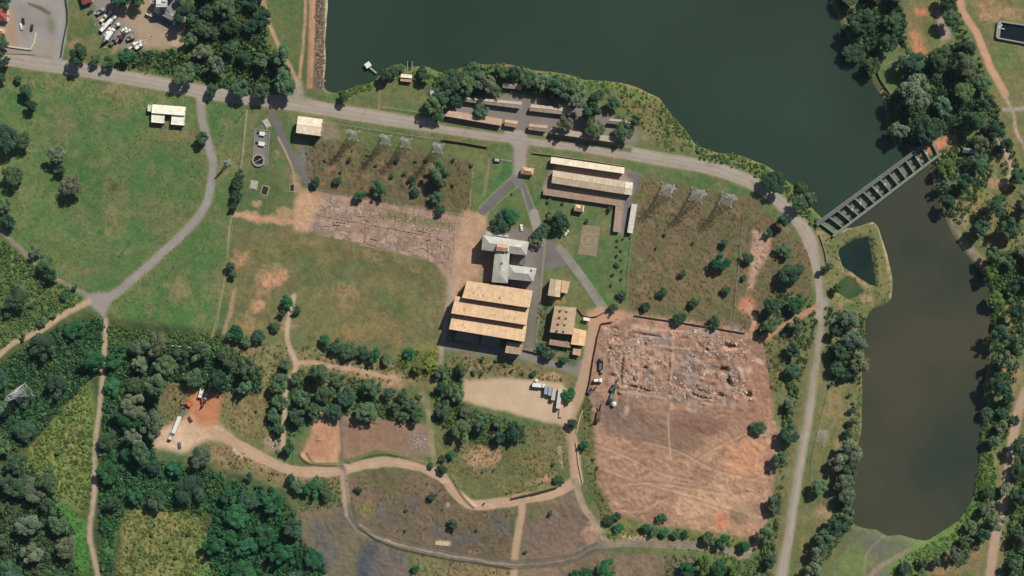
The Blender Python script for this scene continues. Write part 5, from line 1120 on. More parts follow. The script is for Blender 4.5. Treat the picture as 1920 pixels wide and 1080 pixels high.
# demolition yard plant
t_ = truck(1127, 682, 86, 8.0, (96, 110, 104), (90, 104, 98), 'dark green tipper truck just inside the yard wall', 'tip', 'yard plant')
truck(1121, 713, 4, 5.4, (236, 234, 226), (240, 236, 226), 'white tank truck near the yard wall', 'tank', 'yard plant')
digger(1149, 727, 60, (70, 104, 98), 'teal excavator with arm toward the rubble', group='yard plant')
def crusher(u, v, ang, label, col, L=9):
    t = at(u, v, ang, 'crusher', label, 'crusher', 'yard plant')
    for y in (-1.1, 1.1): MB().box((0, y, .5), (L * .6, .5, 1.0), 0, .92).obj('track', M_DARK, t)
    MB().box((0, 0, 1.7), (L * .5, 2.4, 1.4)).obj('crusher_box', paintm(col), t); MB().box((-L * .32, 0, 2.6), (2.6, 2.8, 1.4), 0, .7).obj('feed_hopper', paintm(col), t); MB().box((-L * .32, 0, 3.32), (2.2, 2.2, .1)).obj('hopper_floor', mat('dark_machine', (58, 60, 60)), t)
    MB().slab([(L * .2, -.5, 1.4), (L * .2, .5, 1.4), (L * .75, .5, 3.4), (L * .75, -.5, 3.4)], .2).obj('conveyor', mat('belt', (44, 44, 44)), t); MB().tube((L * .55, .6, 0), (L * .55, .6, 2.6), .1).tube((L * .55, -.6, 0), (L * .55, -.6, 2.6), .1).obj('conveyor_leg', M_STEEL, t)
crusher(1147, 743, 70, 'grey-green mobile crusher behind the teal excavator', (110, 122, 114), 8)
crusher(1122, 778, 80, 'dark rusty screening machine by the lower end of the yard wall', (104, 88, 78), 10)
def tank(u, v, r, h, col, label, group='storage tanks'):
    t = at(u, v, 0, 'storage_tank', label, 'tank', group); n = 20
    MB().tube((0, 0, 0), (0, 0, h), r, n).obj('shell', paintm(col), t); MB().tube((0, 0, h), (0, 0, h + r * .3), r * 1.02, n, r * .15).obj('tank_roof', paintm(col), t); MB().box((r + .15, 0, h / 2), (.12, .5, h)).obj('ladder', M_STEEL, t)
tank(1151, 757, 1.5, 2.6, (196, 214, 210), 'small pale round tank below the crusher')
tank(1128, 697, 1.1, 1.6, (150, 110, 92), 'small rusty drum tank beside the dark green tipper')
digger(1108, 733, 40, (88, 92, 96), 'small grey loader at the yard wall end', 4, 'yard plant')
# excavation pad plant
digger(354, 757, 150, (214, 104, 66), 'orange excavator on the bare orange pad', 5, 'pad plant')
trailer(343, 773, 70, 7.0, (92, 112, 106), 'dark green flatbed behind the orange excavator', 2.3, 1.2, 1.1, 'flat', 'pad plant')
trailer(333, 796, 68, 11.5, (226, 224, 216), 'long white box trailer on the pale pad', 2.4, 2.4, 1.1, 'box', 'pad plant')
truck(323, 815, 248, 6.2, (220, 216, 206), (206, 202, 190), 'small cream truck at the tail of the white trailer', 'tip', 'pad plant', 2.2)
truck(378, 737, 252, 5.8, (232, 232, 228), (232, 232, 228), 'white van-like truck at the top of the orange pad', 'box', 'pad plant', 2.2, 1.9)
trailer(387.5, 742, 72, 4.4, (140, 150, 150), 'grey tank trailer beside the white truck on the orange pad', 2.2, 1.6, .9, 'tank', 'pad plant')
car(357, 786, 125, (110, 74, 56), 'rust-brown pickup on the pad between orange and pale soil'); car(337, 835, 100, (96, 100, 92), 'dark grey car alone on the pale pad')
digger(382, 751, 270, (150, 84, 56), 'tiny red-brown loader below the grey tank trailer', 3.2, 'pad plant')
# depot at the top left
W1, W2 = (236, 236, 230), (214, 214, 206)
truck(204, 45, 48, 13.5, W1, W1, 'longest white truck in the depot, tilted toward the lane', 'box', 'depot trucks', 2.2, 1.6)
truck(197, 35, 40, 6.0, W1, (226, 214, 190), 'cream-white tipper above the longest depot truck', 'tip', 'depot trucks', 2.3)
truck(205, 61, 55, 6.5, W2, W2, 'white mixer truck below the longest depot truck', 'drum', 'depot trucks', 2.5)
truck(209, 65, 55, 9.0, W1, W1, 'white box truck, lowest of the depot cluster', 'box', 'depot trucks', 2.4)
truck(221, 48, 20, 4.2, W1, (180, 180, 176), 'small white truck in the middle of the depot', 'tip', 'depot trucks', 2.0)
car(233, 56, 30, W1, 'white car in the depot, nearer the trucks'); car(240, 59, 30, (226, 226, 214), 'cream car in the depot, further from the trucks'); car(206, 27, 60, W2, 'light car at the top of the depot cluster')
truck(223, 71, 60, 6.6, (190, 130, 110), (196, 134, 112), 'pinkish-red tipper in the depot', 'tip', 'depot trucks', 2.2)
truck(249, 87, 34, 6.5, W1, (226, 206, 190), 'pinkish-white truck at the lower edge of the depot', 'tip', 'depot trucks', 2.2); truck(262, 88, 34, 5.0, W1, W1, 'bright white van at the lower edge of the depot', 'box', 'depot trucks', 2.1, 1.8); car(259, 80, 20, W2, 'light car beside the bright white van'); 
for i, (u, v, an, L, c1, c2, kd, lab) in enumerate([(213, 38, 48, 6.5, (222, 222, 216), (176, 178, 176), 'tip', 'grey-bodied tipper between the longest truck and the small depot truck'), (194, 52, 60, 5.5, (210, 206, 196), (150, 146, 140), 'tip', 'dull grey tipper at the grass side of the depot'), (214, 78, 50, 6.0, (120, 124, 120), (110, 112, 110), 'tip', 'dark grey tipper below the lowest white box truck'), (232, 68, 62, 5.5, (70, 74, 76), (60, 62, 64), 'box', 'black box truck beside the pinkish-red tipper'), (200, 75, 50, 6.0, (86, 96, 88), (80, 90, 82), 'drum', 'dark mixer truck at the depot lawn edge'), (190, 22, 30, 6.0, (170, 170, 166), (150, 150, 146), 'tip', 'worn grey tipper near the top of the depot'), (246, 72, 20, 5.0, (160, 150, 140), (150, 138, 124), 'tip', 'brown-grey tipper on its own in the depot yard'), (340, 30, 80, 7.0, (200, 202, 200), (150, 154, 156), 'drum', 'grey mixer truck beside the batching plant'), (282, 28, -30, 5.5, (210, 204, 190), (190, 180, 160), 'tip', 'cream tipper facing the batching plant hoppers')]):
    truck(u, v, an, L, c1, c2, lab, kd, 'depot trucks', 2.3)
rubble('scrap', scat([(205, 55, 22, 22), (235, 75, 20, 10), (190, 30, 14, 12), (320, 45, 20, 14), (270, 78, 20, 6), (300, 20, 14, 14)]), 150, .3, 1.1, [(196, 194, 186), (120, 118, 112), (150, 120, 96), (80, 80, 80), (226, 222, 212)], 'scrap and clutter lying about the depot')
car(170, 23, 40, (52, 54, 58), 'dark car under the red-roofed house at the depot'); car(41, 50, 100, (226, 228, 230), 'white car in the car park'); car(44, 40, 95, (40, 42, 46), 'black car in the car park, above the white car'); car(60, 52, 80, (44, 46, 50), 'black car in the car park beside the pale wall'); car(978, 427, 96, (230, 230, 228), 'white car parked on the office forecourt'); car(1062, 437, 60, (214, 212, 204), 'pale car at the trees between office drive and helipad')
car(1012, 462, 40, (240, 240, 240), 'bright white car under the trees at the office corner')
tower_o = thing('batching_plant', 'tall pale batching plant with hoppers and conveyor at the top edge', 'plant', (*W(310, 10)[:2], 0)); t = tower_o
for x in (-3, 3):
    for y in (-3, 3): MB().box((x, y, 4), (.4, .4, 8)).obj('leg', M_STEEL, t)
MB().box((0, 0, 9.2), (7, 6.4, 2.6)).obj('hopper', mat('plant_steel', (190, 192, 188)), t); MB().box((-1.7, 0, 10.6), (3, 3, .5)).box((1.9, 1.2, 10.9), (2.2, 2.2, 1.0)).obj('hopper_lid', mat('white_paint', (224, 222, 214)), t)
MB().slab([(-8, 1, 6), (-8, 2.4, 6), (6, -6.6, 5), (6, -8, 5)], .5).obj('gantry', mat('plant_steel', (190, 192, 188)), t)
MB().slab([(3, -2.2, 8), (4.5, -2.2, 8), (7, -13, 1.2), (5.5, -13, 1.2)], .3).obj('conveyor', mat('plant_steel', (190, 192, 188)), t)
MB().box((3, -8, 3.0), (9, 3.2, 4.5), -.5).obj('bin_row', mat('bin_steel', (120, 122, 120)), t); MB().box((-4.5, -4.4, 2.4), (3.6, 3, 4.4), -.5).obj('control_cabin', mat('white_paint', (224, 222, 214)), t)
tank(322, -4, 1.8, 11, (206, 208, 204), 'tall pale silo beside the batching plant', 'silos'); tank(303, -8, 1.8, 11, (200, 202, 198), 'tall pale silo at the top edge behind the batching plant', 'silos'); tank(354, 6, 1.4, 3, (206, 208, 204), 'low pale tank at the edge of the depot wood')
# small odds and ends
t = thing('transformer_cage', 'small dark transformer cage on the gate lawn', 'transformer', W(931, 301, 0), -.1); MB().box((0, 0, .2), (5.0, 3.6, .4)).obj('plinth', mat('dark_machine', (58, 60, 60)), t); MB().box((.3, .2, 1.1), (2.8, 1.8, 1.5)).obj('transformer_body', mat('plant_steel', (190, 192, 188)), t)
for x in (-.8, 0, .8): MB().tube((x + .3, .2, 1.8), (x + .3, .2, 2.4), .14, 8).obj('bushing', mat('porcelain', (120, 92, 76)), t)
t = thing('concrete_slab', 'pale bare slab with a raised edge in the spoil ground', 'slab', (*W(830, 1019)[:2], tz(830, 1019)), -.1); MB().box((0, 0, .1), (9.5, 2.6, .5)).obj('slab_top', mat('pale_concrete', (200, 178, 146)), t); MB().box((4.5, 0, .5), (.5, 2.6, .5)).obj('slab_edge', mat('pale_concrete', (200, 178, 146)), t)
t = thing('steel_skip', 'small rusty frame beside the haul road bend', 'skip', (*W(508, 893)[:2], tz(508, 893)), 1.2)
for y in (-.9, .9): MB().box((0, y, .5), (5, .15, 1.1)).obj('side', mat('rust', (110, 80, 64)), t)
for x in (-2.5, 2.5): MB().box((x, 0, .5), (.15, 1.65, 1.1)).obj('end_plate', mat('rust', (110, 80, 64)), t)
t = thing('pipe_bridge', 'thin pale pipe crossing a gap in the wood below the field', 'pipe', (*W(342, 650)[:2], 0), -.1); MB().tube((-6.5, 0, 2), (6.5, 0, 2), .4, 10).obj('pipe', mat('plant_steel', (190, 192, 188)), t)
for x in (-5, 0, 5): MB().box((x, 0, .9), (.4, .5, 2)).obj('support', M_CONC, t)

# ------------------------------------------------------------------ vegetation
def leaf_mat():
    m = bpy.data.materials.new('leaves'); m.use_nodes = True; n, l = m.node_tree.nodes, m.node_tree.links; n.clear()
    out = n.new('ShaderNodeOutputMaterial'); d = n.new('ShaderNodeBsdfDiffuse'); t = n.new('ShaderNodeBsdfTranslucent'); mx = n.new('ShaderNodeMixShader'); mx.inputs[0].default_value = .36
    a = n.new('ShaderNodeVertexColor'); a.layer_name = 'col'; oi = n.new('ShaderNodeObjectInfo'); mu = n.new('ShaderNodeVectorMath'); mu.operation = 'MULTIPLY'
    l.new(a.outputs[0], mu.inputs[0]); l.new(oi.outputs['Color'], mu.inputs[1]); l.new(mu.outputs[0], d.inputs[0]); l.new(mu.outputs[0], t.inputs[0])
    l.new(d.outputs[0], mx.inputs[1]); l.new(t.outputs[0], mx.inputs[2]); l.new(mx.outputs[0], out.inputs[0]); return m
M_LEAF = leaf_mat(); M_BARK = mat('bark', (96, 82, 66), var=.25, scale=1.5)

def quads_at(P, Nrm, size, r):
    """one leaf-spray quad per point"""
    n = len(P)
    a = np.cross(Nrm, r.normal(size=(n, 3))); a /= np.linalg.norm(a, axis=1, keepdims=True) + 1e-9
    b = np.cross(Nrm, a)
    s1 = size * r.uniform(.7, 1.3, (n, 1)); s2 = size * r.uniform(.5, 1.0, (n, 1))
    vv = np.stack([P - a * s1 - b * s2 * .4, P + a * s1 * .3 - b * s2, P + a * s1 + b * s2 * .4, P - a * s1 * .3 + b * s2], 1).reshape(-1, 3)
    return vv, np.arange(4 * n).reshape(n, 4)

def crown_mesh(name, seed, lobes, n, flat=.75, size=.1, spread=.62, openness=0.0):
    """unit crown: radius about 1, centred at 0, built from leaf sprays spread through overlapping lobes"""
    r = np.random.default_rng(seed)
    cs, rs = [], []
    for i in range(lobes):
        a = r.uniform(0, 2 * math.pi); q = spread * math.sqrt(r.random()); z = r.uniform(-.4, .6) * (1 - q * .6)
        cs.append((q * math.cos(a), q * math.sin(a), z)); rs.append(r.uniform(.16, .36) * (1 - .2 * q))
    cs, rs = np.array(cs), np.array(rs)
    w = rs ** 2; w /= w.sum()
    k = r.choice(lobes, n, p=w)
    d = r.normal(size=(n, 3)); d /= np.linalg.norm(d, axis=1, keepdims=True); d[:, 2] = np.where(d[:, 2] < -.3, -d[:, 2], d[:, 2])
    rad = rs[k] * (1 - .45 * r.random(n) ** 2 + r.normal(0, .05, n))
    P = cs[k] + d * rad[:, None]
    P[:, 2] *= flat
    Nr = d + r.normal(0, .5, (n, 3)) + np.array([.15, .2, .9]); Nr /= np.linalg.norm(Nr, axis=1, keepdims=True)
    vv, ff = quads_at(P, Nr, size, r)
    lob = r.uniform(.78, 1.25, lobes)
    br = lob[k] * r.uniform(.7, 1.3, n)
    hue = r.normal(0, .06, n)
    col = np.stack([br * (1 + hue), br, br * (1 - hue * .6)], 1)
    return fast_mesh(name, vv, ff, M_LEAF, np.repeat(col, 4, 0))
CROWN = [crown_mesh('crown', 100 + i, lb, nq, fl, sz, sp) for i, (lb, nq, fl, sz, sp) in enumerate([(34, 2900, .85, .06, .74), (40, 3000, .75, .058, .78), (28, 2700, .95, .064, .7), (44, 3000, .65, .056, .8), (36, 2900, .8, .06, .76), (30, 2600, .9, .062, .8), (42, 3000, .7, .056, .8), (26, 2500, 1.0, .066, .72)])]
OPEN = [crown_mesh('crown', 200 + i, lb, nq, fl, sz, sp) for i, (lb, nq, fl, sz, sp) in enumerate([(26, 1500, .95, .058, .84), (30, 1700, .85, .056, .86), (24, 1400, 1.05, .06, .82), (34, 1800, .8, .055, .88)])]
BUSH = [crown_mesh('foliage', 300 + i, lb, nq, fl, sz, sp) for i, (lb, nq, fl, sz, sp) in enumerate([(12, 600, .7, .11, .66), (10, 560, .75, .12, .62), (14, 640, .6, .1, .68)])]
def trunk_mesh(seed):
    r = random.Random(seed); mb = MB(); p = Vector((0, 0, -.05)); rad = .055; pts = [p]
    for k in range(4):
        q = p + Vector((r.uniform(-.05, .05), r.uniform(-.05, .05), .19)); mb.tube(p, q, rad, 7, rad * .8); p = q; rad *= .8; pts.append(q)
    for k in range(6):
        a = k * 1.05 + r.uniform(-.3, .3); s = pts[r.choice([2, 3, 4])]; e = s + Vector((math.cos(a) * r.uniform(.3, .6), math.sin(a) * r.uniform(.3, .6), r.uniform(.12, .3))); mb.tube(s, e, .03, 5, .012)
    return mb.mesh('trunk', M_BARK)
TRUNK = [trunk_mesh(i) for i in range(4)]
# lit-leaf colours (albedo), by tone
TONE = {'D': (78, 105, 78), 'M': (99, 124, 88), 'G': (120, 132, 104), 'L': (112, 144, 80), 'O': (132, 126, 100), 'E': (66, 115, 76), 'Y': (132, 144, 76)}
TWORD = {'D': 'dark green', 'M': 'mid green', 'G': 'grey-green', 'L': 'light green', 'O': 'brownish', 'E': 'deep green', 'Y': 'yellow-green'}
TREES = []   # (zone, kind, u, v, r, object)
def tree(u, v, r, tone, zone, h=None, kind='tree', form=None, shape=None):
    R = r * S; h = h or R * (rng.uniform(1.3, 1.6) if zone in ('scrub1', 'scrub2', 'gate', 'mead', 'cen', 'south', 'yard') else rng.uniform(1.6, 2.1))
    base = W(u, v, h * .62); bu, bv = 960 + base.x / S, 540 - base.y / S
    g = tz(bu, bv)
    if kind == 'shrub':
        o = bpy.data.objects.new('shrub', None); h = h if h < R * 1.9 else R * 1.3
        base = W(u, v, h * .5); bu, bv = 960 + base.x / S, 540 - base.y / S; g = tz(bu, bv)
    else: o = bpy.data.objects.new('small_tree' if r <= 12 else 'broadleaf_tree', None)  # small crowns are the same broadleaf trees, named apart by radius only
    o.location = (base.x, base.y, g); o.rotation_euler = (0, 0, rng.uniform(0, 6.28)); link(o)
    me = rng.choice(BUSH if kind == 'shrub' else OPEN if form == 'open' else CROWN)
    ch = min(h * .5, R * (1.0 if kind != 'shrub' else .8))
    c = child('foliage' if kind == 'shrub' else 'crown', me, o, (0, 0, h - ch * .72), (0, 0, 0), (R * 1.1 * rng.uniform(.82, 1.18), R * 1.1 * rng.uniform(.82, 1.18), ch * 1.15))
    k = lin(TONE[tone]) * rng.uniform(.8, 1.25); j = rng.uniform(-.1, .1); c.color = (k[0] * (1 + j), k[1], k[2] * (1 - j), 1)
    if kind == 'shrub': child('stem', TRUNK[0], o, (0, 0, 0), (0, 0, 0), (R * .7, R * .7, h * .8))
    else: child('trunk', rng.choice(TRUNK), o, (0, 0, 0), (0, 0, 0), (max(R, 3.2) * .9, max(R, 3.2) * .9, h))
    TREES.append((zone, kind, u, v, r, tone, o))

CLEAR = [[(544, 640), (552, 640), (566, 684), (552, 712), (543, 740), (540, 850), (524, 850), (528, 735), (540, 700), (546, 684)], [(1648, 92), (1690, 78), (1708, 110), (1690, 165), (1668, 182), (1640, 135)], [(1698, 48), (1750, 5), (1768, 0), (1796, 78), (1765, 90), (1712, 118)], [(1838, 225), (1856, 232), (1890, 300), (1900, 340), (1870, 355)], [(430, -20), (458, -20), (462, 45), (474, 85), (462, 104), (442, 75)]]
def wood(poly, zone, tones, rmin, rmax, space=.82, hmul=1.8, form=None, tries=900, n_max=99):
    p = np.array(poly); got = []; lo, hi = p.min(0), p.max(0); R_ = random.Random(zone)
    for k in range(tries):
        u, v = R_.uniform(lo[0], hi[0]), R_.uniform(lo[1], hi[1]); r = (rmin + (rmax - rmin) * R_.random() ** 1.3) if k < tries * .7 else rmin * R_.uniform(.8, 1)
        if not inside(poly, np.array([u]), np.array([v]))[0] or any(inside(c, np.array([u]), np.array([v]))[0] for c in CLEAR): continue
        if any((u - a) ** 2 + (v - b) ** 2 < ((r + c) * space * 1.2) ** 2 for a, b, c in got): continue
        got.append((u, v, r))
        if len(got) >= n_max: break
    for u, v, r in got: tree(u, v, r, R_.choice(tones), zone, r * S * hmul * R_.uniform(.85, 1.2), form=form if R_.random() < .6 else None)

Zn = dict(west='the open grass field', fence='the hedge at the works fence', north='the depot and dam wood', depot='the depot road verge', dark='the huge pylon wood', mid='the footpath wood', band='the tree band below the grass field', corner='the grey corner wood', deep='the spoil ground grove',
    strip='the strip above the dirt pads', strip2='the strip below the gravel yard', terr='the trees around the terraces', gate='the office and gate gardens', scrub1='the pylon scrub field', scrub2='the scrub field inside the road bend', lake='the lakeside lawn', far='the far lake shore wood', row='the far shore hedge row', spill='the far spillway end',
    bank='the lower pond far bank', road='the yard roadside tree line', verge='the pond road verge', south='the bottom track edge', mead='the meadow edge', scrubw='the scrub beside the dirt tracks', cen='the centre-south meadow', pen='the pond peninsula', yard='the yard edge')
# single trees of the grass field and elsewhere: u, v, radius, tone
for z, items in {
    'west': [(50, 172, 13, 'D'), (58, 198, 13, 'D'), (33, 148, 7, 'D'), (3, 145, 10, 'D'), (10, 258, 22, 'D'), (42, 262, 17, 'M'), (106, 288, 18, 'G'), (112, 318, 12, 'D'), (24, 328, 17, 'M'), (135, 345, 24, 'O'), (8, 385, 15, 'M'), (16, 415, 14, 'D'), (380, 258, 13, 'D'), (66, 470, 13, 'G'), (84, 492, 17, 'M'), (94, 516, 15, 'D'), (30, 560, 18, 'D'), (40, 540, 14, 'M')],
    'fence': [(450, 328, 11, 'D'), (446, 346, 12, 'D'), (444, 366, 11, 'D'), (439, 388, 9, 'D'), (433, 500, 10, 'D'), (437, 514, 9, 'M')],
    'depot': [(150, 102, 19, 'D'), (178, 112, 10, 'M'), (203, 118, 13, 'D'), (235, 104, 16, 'E'), (345, 140, 21, 'M'), (362, 128, 14, 'D'), (398, 168, 12, 'D'), (448, 168, 11, 'D'), (230, -6, 22, 'D'), (258, -4, 16, 'M'), (2, 78, 14, 'M'), (6, 6, 14, 'D'), (4, 112, 14, 'D')],
    'lake': [(643, 182, 11, 'D'), (722, 140, 13, 'D'), (738, 132, 11, 'D'), (752, 127, 8, 'M'), (797, 140, 12, 'D'), (792, 132, 9, 'D')],
    'terr': [(812, 196, 17, 'M'), (830, 178, 18, 'D'), (848, 152, 19, 'D'), (872, 158, 18, 'M'), (890, 136, 19, 'M'), (912, 158, 21, 'G'), (940, 132, 15, 'M'), (962, 140, 14, 'D'), (990, 148, 18, 'M'), (1016, 152, 17, 'G'), (1044, 158, 21, 'M'), (1062, 172, 18, 'D'), (1086, 186, 19, 'G'), (1106, 208, 19, 'D'), (1116, 240, 17, 'M'), (1060, 234, 16, 'G'), (1150, 194, 12, 'D'), (1170, 246, 18, 'M'), (902, 207, 14, 'M'), (1190, 226, 11, 'M'), (1120, 180, 12, 'D'), (820, 214, 13, 'M'), (1035, 176, 14, 'D'), (1075, 160, 14, 'M'), (855, 186, 14, 'D'), (930, 172, 12, 'M')],
    'gate': [(955, 404, 17, 'E'), (938, 418, 17, 'D'), (1050, 418, 18, 'D'), (1038, 408, 12, 'M'), (1012, 438, 15, 'D'), (1022, 428, 12, 'M'), (1005, 452, 12, 'G')],
    'scrub1': [(822, 324, 23, 'M'), (712, 355, 17, 'M'), (676, 366, 12, 'D'), (773, 338, 9, 'D'), (778, 360, 9, 'D'), (820, 370, 13, 'M'), (825, 393, 11, 'D'), (633, 340, 8, 'D'), (592, 340, 11, 'D')],
    'scrub2': [(1352, 490, 17, 'E'), (1450, 342, 21, 'D'), (1486, 512, 22, 'D'), (1362, 543, 10, 'D'), (1302, 568, 11, 'D'), (1274, 597, 12, 'D'), (1340, 605, 11, 'D'), (1358, 457, 9, 'D'), (1280, 512, 8, 'M'), (1403, 483, 11, 'D'), (1470, 470, 14, 'M'), (1440, 438, 9, 'D'), (1212, 575, 9, 'D'), (1242, 548, 9, 'D'), (1166, 553, 9, 'D'), (1150, 578, 10, 'M')],
    'mead': [(538, 565, 13, 'E'), (556, 582, 9, 'E'), (528, 588, 9, 'D'), (610, 640, 12, 'E'), (632, 648, 14, 'D'), (655, 655, 15, 'M'), (680, 660, 14, 'D'), (703, 668, 14, 'E'), (725, 672, 11, 'M'), (768, 662, 12, 'E'), (786, 690, 14, 'Y'), (808, 684, 13, 'Y'), (440, 625, 16, 'E'), (484, 630, 14, 'D'), (536, 683, 12, 'M'), (462, 640, 12, 'M'), (515, 612, 10, 'M')],
    'cen': [(846, 852, 9, 'E'), (829, 860, 8, 'D'), (829, 880, 9, 'D'), (808, 872, 6, 'D'), (1048, 900, 9, 'D'), (812, 930, 9, 'D'), (851, 982, 10, 'D'), (1073, 795, 10, 'D'), (1066, 740, 13, 'E'), (1096, 835, 9, 'E'), (672, 918, 7, 'D'), (780, 1066, 9, 'E'), (1028, 662, 12, 'D'), (1014, 652, 10, 'D'), (1055, 676, 8, 'E'), (376, 856, 22, 'G'), (466, 895, 9, 'D')],
    'pen': [(1555, 500, 8, 'M'), (1570, 540, 9, 'E'), (1500, 380, 16, 'M'), (1470, 412, 14, 'D'), (1520, 370, 12, 'M'), (1505, 350, 10, 'M'), (1545, 505, 9, 'D')],
    'verge': [(1594, 600, 20, 'G'), (1602, 640, 24, 'G'), (1578, 658, 20, 'M'), (1612, 680, 20, 'G'), (1570, 690, 16, 'D'), (1590, 700, 14, 'D'), (1566, 620, 14, 'D'), (1590, 850, 22, 'G'), (1570, 870, 16, 'O'), (1594, 880, 16, 'M'), (1580, 905, 18, 'G'), (1590, 930, 18, 'G'), (1586, 965, 18, 'M'), (1566, 985, 19, 'D'), (1548, 1012, 18, 'M'), (1534, 1040, 16, 'G'), (1526, 1072, 18, 'G'), (1535, 912, 16, 'M'), (1598, 768, 7, 'D'), (1600, 790, 8, 'M'), (1592, 812, 9, 'D')],
    'south': [(1142, 975, 9, 'D'), (1160, 990, 10, 'E'), (1156, 968, 8, 'D'), (1240, 972, 9, 'D'), (1210, 990, 10, 'E'), (1226, 996, 10, 'M'), (1245, 998, 10, 'E'), (1268, 1000, 9, 'M'), (1284, 1002, 8, 'E'), (1330, 1008, 14, 'M'), (1358, 1016, 15, 'E'), (1395, 1024, 11, 'E'), (1290, 1068, 18, 'E'), (1320, 1060, 18, 'L'), (1350, 1066, 18, 'E'), (1378, 1068, 14, 'L'), (1138, 1068, 18, 'E'), (1100, 1076, 14, 'E'), (1080, 1078, 12, 'E'), (585, 918, 17, 'E'), (558, 912, 15, 'M'), (600, 905, 12, 'M'), (612, 928, 12, 'M'), (545, 900, 11, 'D')],
    'yard': [(1424, 804, 12, 'D'), (1416, 798, 8, 'M'), (1000, 700, 6, 'D')],
}.items():
    for (u, v, r, tn) in items: tree(u, v, r, tn, z)
wood([(348, -40), (425, -40), (435, 50), (468, 95), (535, 100), (548, 150), (505, 176), (440, 166), (402, 135), (362, 100), (345, 50)], 'north', 'DMMGD', 16, 25)
wood([(462, -30), (494, -30), (500, 40), (468, 50)], 'north', 'DM', 15, 19)
wood([(-30, 720), (30, 672), (110, 625), (188, 600), (190, 640), (165, 705), (110, 765), (50, 825), (-30, 850)], 'dark', 'DEDM', 17, 27, 1.15, 1.3)
wood([(205, 660), (245, 660), (245, 900), (205, 980), (198, 900), (203, 720)], 'mid', 'EDE', 16, 24, 1.1, 1.3)
wood([(250, 640), (300, 640), (300, 700), (286, 850), (250, 850), (252, 720)], 'mid', 'GMGM', 17, 23, .78, 2.3)
wood([(250, 860), (330, 872), (345, 900), (395, 905), (380, 940), (250, 940)], 'mid', 'EED', 18, 27, .95, 1.3)
wood([(308, 655), (370, 645), (430, 665), (486, 695), (486, 728), (420, 730), (312, 700)], 'band', 'DMM', 16, 22, .86)
wood([(-30, 905), (40, 895), (90, 930), (128, 1000), (138, 1105), (-30, 1105)], 'corner', 'GGDM', 18, 26, .88)
wood([(-30, 830), (30, 830), (50, 870), (100, 905), (80, 925), (-30, 885)], 'corner', 'DM', 16, 20, .9)
wood([(432, 918), (500, 925), (545, 962), (560, 1010), (600, 1060), (600, 1100), (420, 1100), (398, 1020), (405, 965)], 'deep', 'EEED', 18, 27, .84, 1.4)
wood([(525, 705), (590, 696), (700, 722), (712, 755), (698, 785), (600, 770), (560, 786), (526, 780)], 'strip', 'MDMM', 15, 21, .86, 1.7)
wood([(728, 738), (782, 742), (788, 782), (732, 782)], 'strip', 'MD', 11, 14, .85)
wood([(504, 722), (530, 728), (530, 790), (545, 850), (532, 848), (505, 760)], 'strip', 'DM', 10, 14, .85)
wood([(824, 690), (866, 692), (862, 720), (868, 764), (980, 800), (980, 826), (900, 826), (820, 786)], 'strip2', 'MDMG', 13, 19, .88, 1.7)
wood([(1572, -30), (1685, -30), (1700, 40), (1692, 100), (1655, 95), (1632, 132), (1600, 100), (1575, 50)], 'far', 'DMGD', 17, 25, .9)
wood([(1690, 100), (1800, 85), (1838, 150), (1850, 225), (1800, 235), (1750, 255), (1690, 280), (1655, 270), (1662, 225), (1690, 175)], 'far', 'DMMG', 19, 30, .9, 2.0)
wood([(1764, 0), (1782, 0), (1815, 85), (1845, 145), (1880, 230), (1916, 330), (1890, 330), (1850, 230), (1808, 130)], 'row', 'DM', 14, 18, .9, 2.0)
wood([(1752, 300), (1810, 290), (1852, 300), (1845, 340), (1800, 390), (1775, 390)], 'spill', 'MDL', 15, 20, .95)
wood([(1800, 225), (1860, 235), (1870, 265), (1830, 275), (1808, 250)], 'spill', 'GM', 12, 16, .9)
wood([(1840, 395), (1925, 370), (1940, 470), (1900, 490), (1862, 480), (1838, 440)], 'spill', 'GMD', 18, 26, 1.0)
wood([(1848, 490), (1940, 480), (1940, 545), (1870, 570)], 'bank', 'LMD', 15, 22, .95)
wood([(1870, 570), (1905, 560), (1915, 660), (1890, 735), (1850, 740), (1862, 650)], 'bank', 'DMG', 16, 24, .92, 2.1)
wood([(1845, 770), (1890, 748), (1905, 790), (1862, 830)], 'bank', 'DMG', 11, 16, .9)
wood([(1860, 905), (1890, 900), (1880, 970), (1850, 1010), (1800, 1060), (1790, 1040)], 'bank', 'GMD', 12, 17, .95)
wood([(1905, 830), (1950, 830), (1950, 1100), (1890, 1100), (1900, 960)], 'bank', 'DMG', 16, 22, 1.0)
wood([(1690, 1060), (1760, 1050), (1760, 1095), (1690, 1095)], 'bank', 'MD', 11, 15, .95)
wood([(1425, 590), (1470, 545), (1520, 565), (1445, 625)], 'road', 'DEM', 15, 20, .9)
wood([(1490, 600), (1518, 600), (1508, 680), (1490, 740), (1486, 800), (1470, 900), (1455, 960), (1448, 1090), (1415, 1090), (1432, 1010), (1458, 900), (1468, 800), (1478, 720)], 'road', 'DMDG', 13, 19, 1.08)
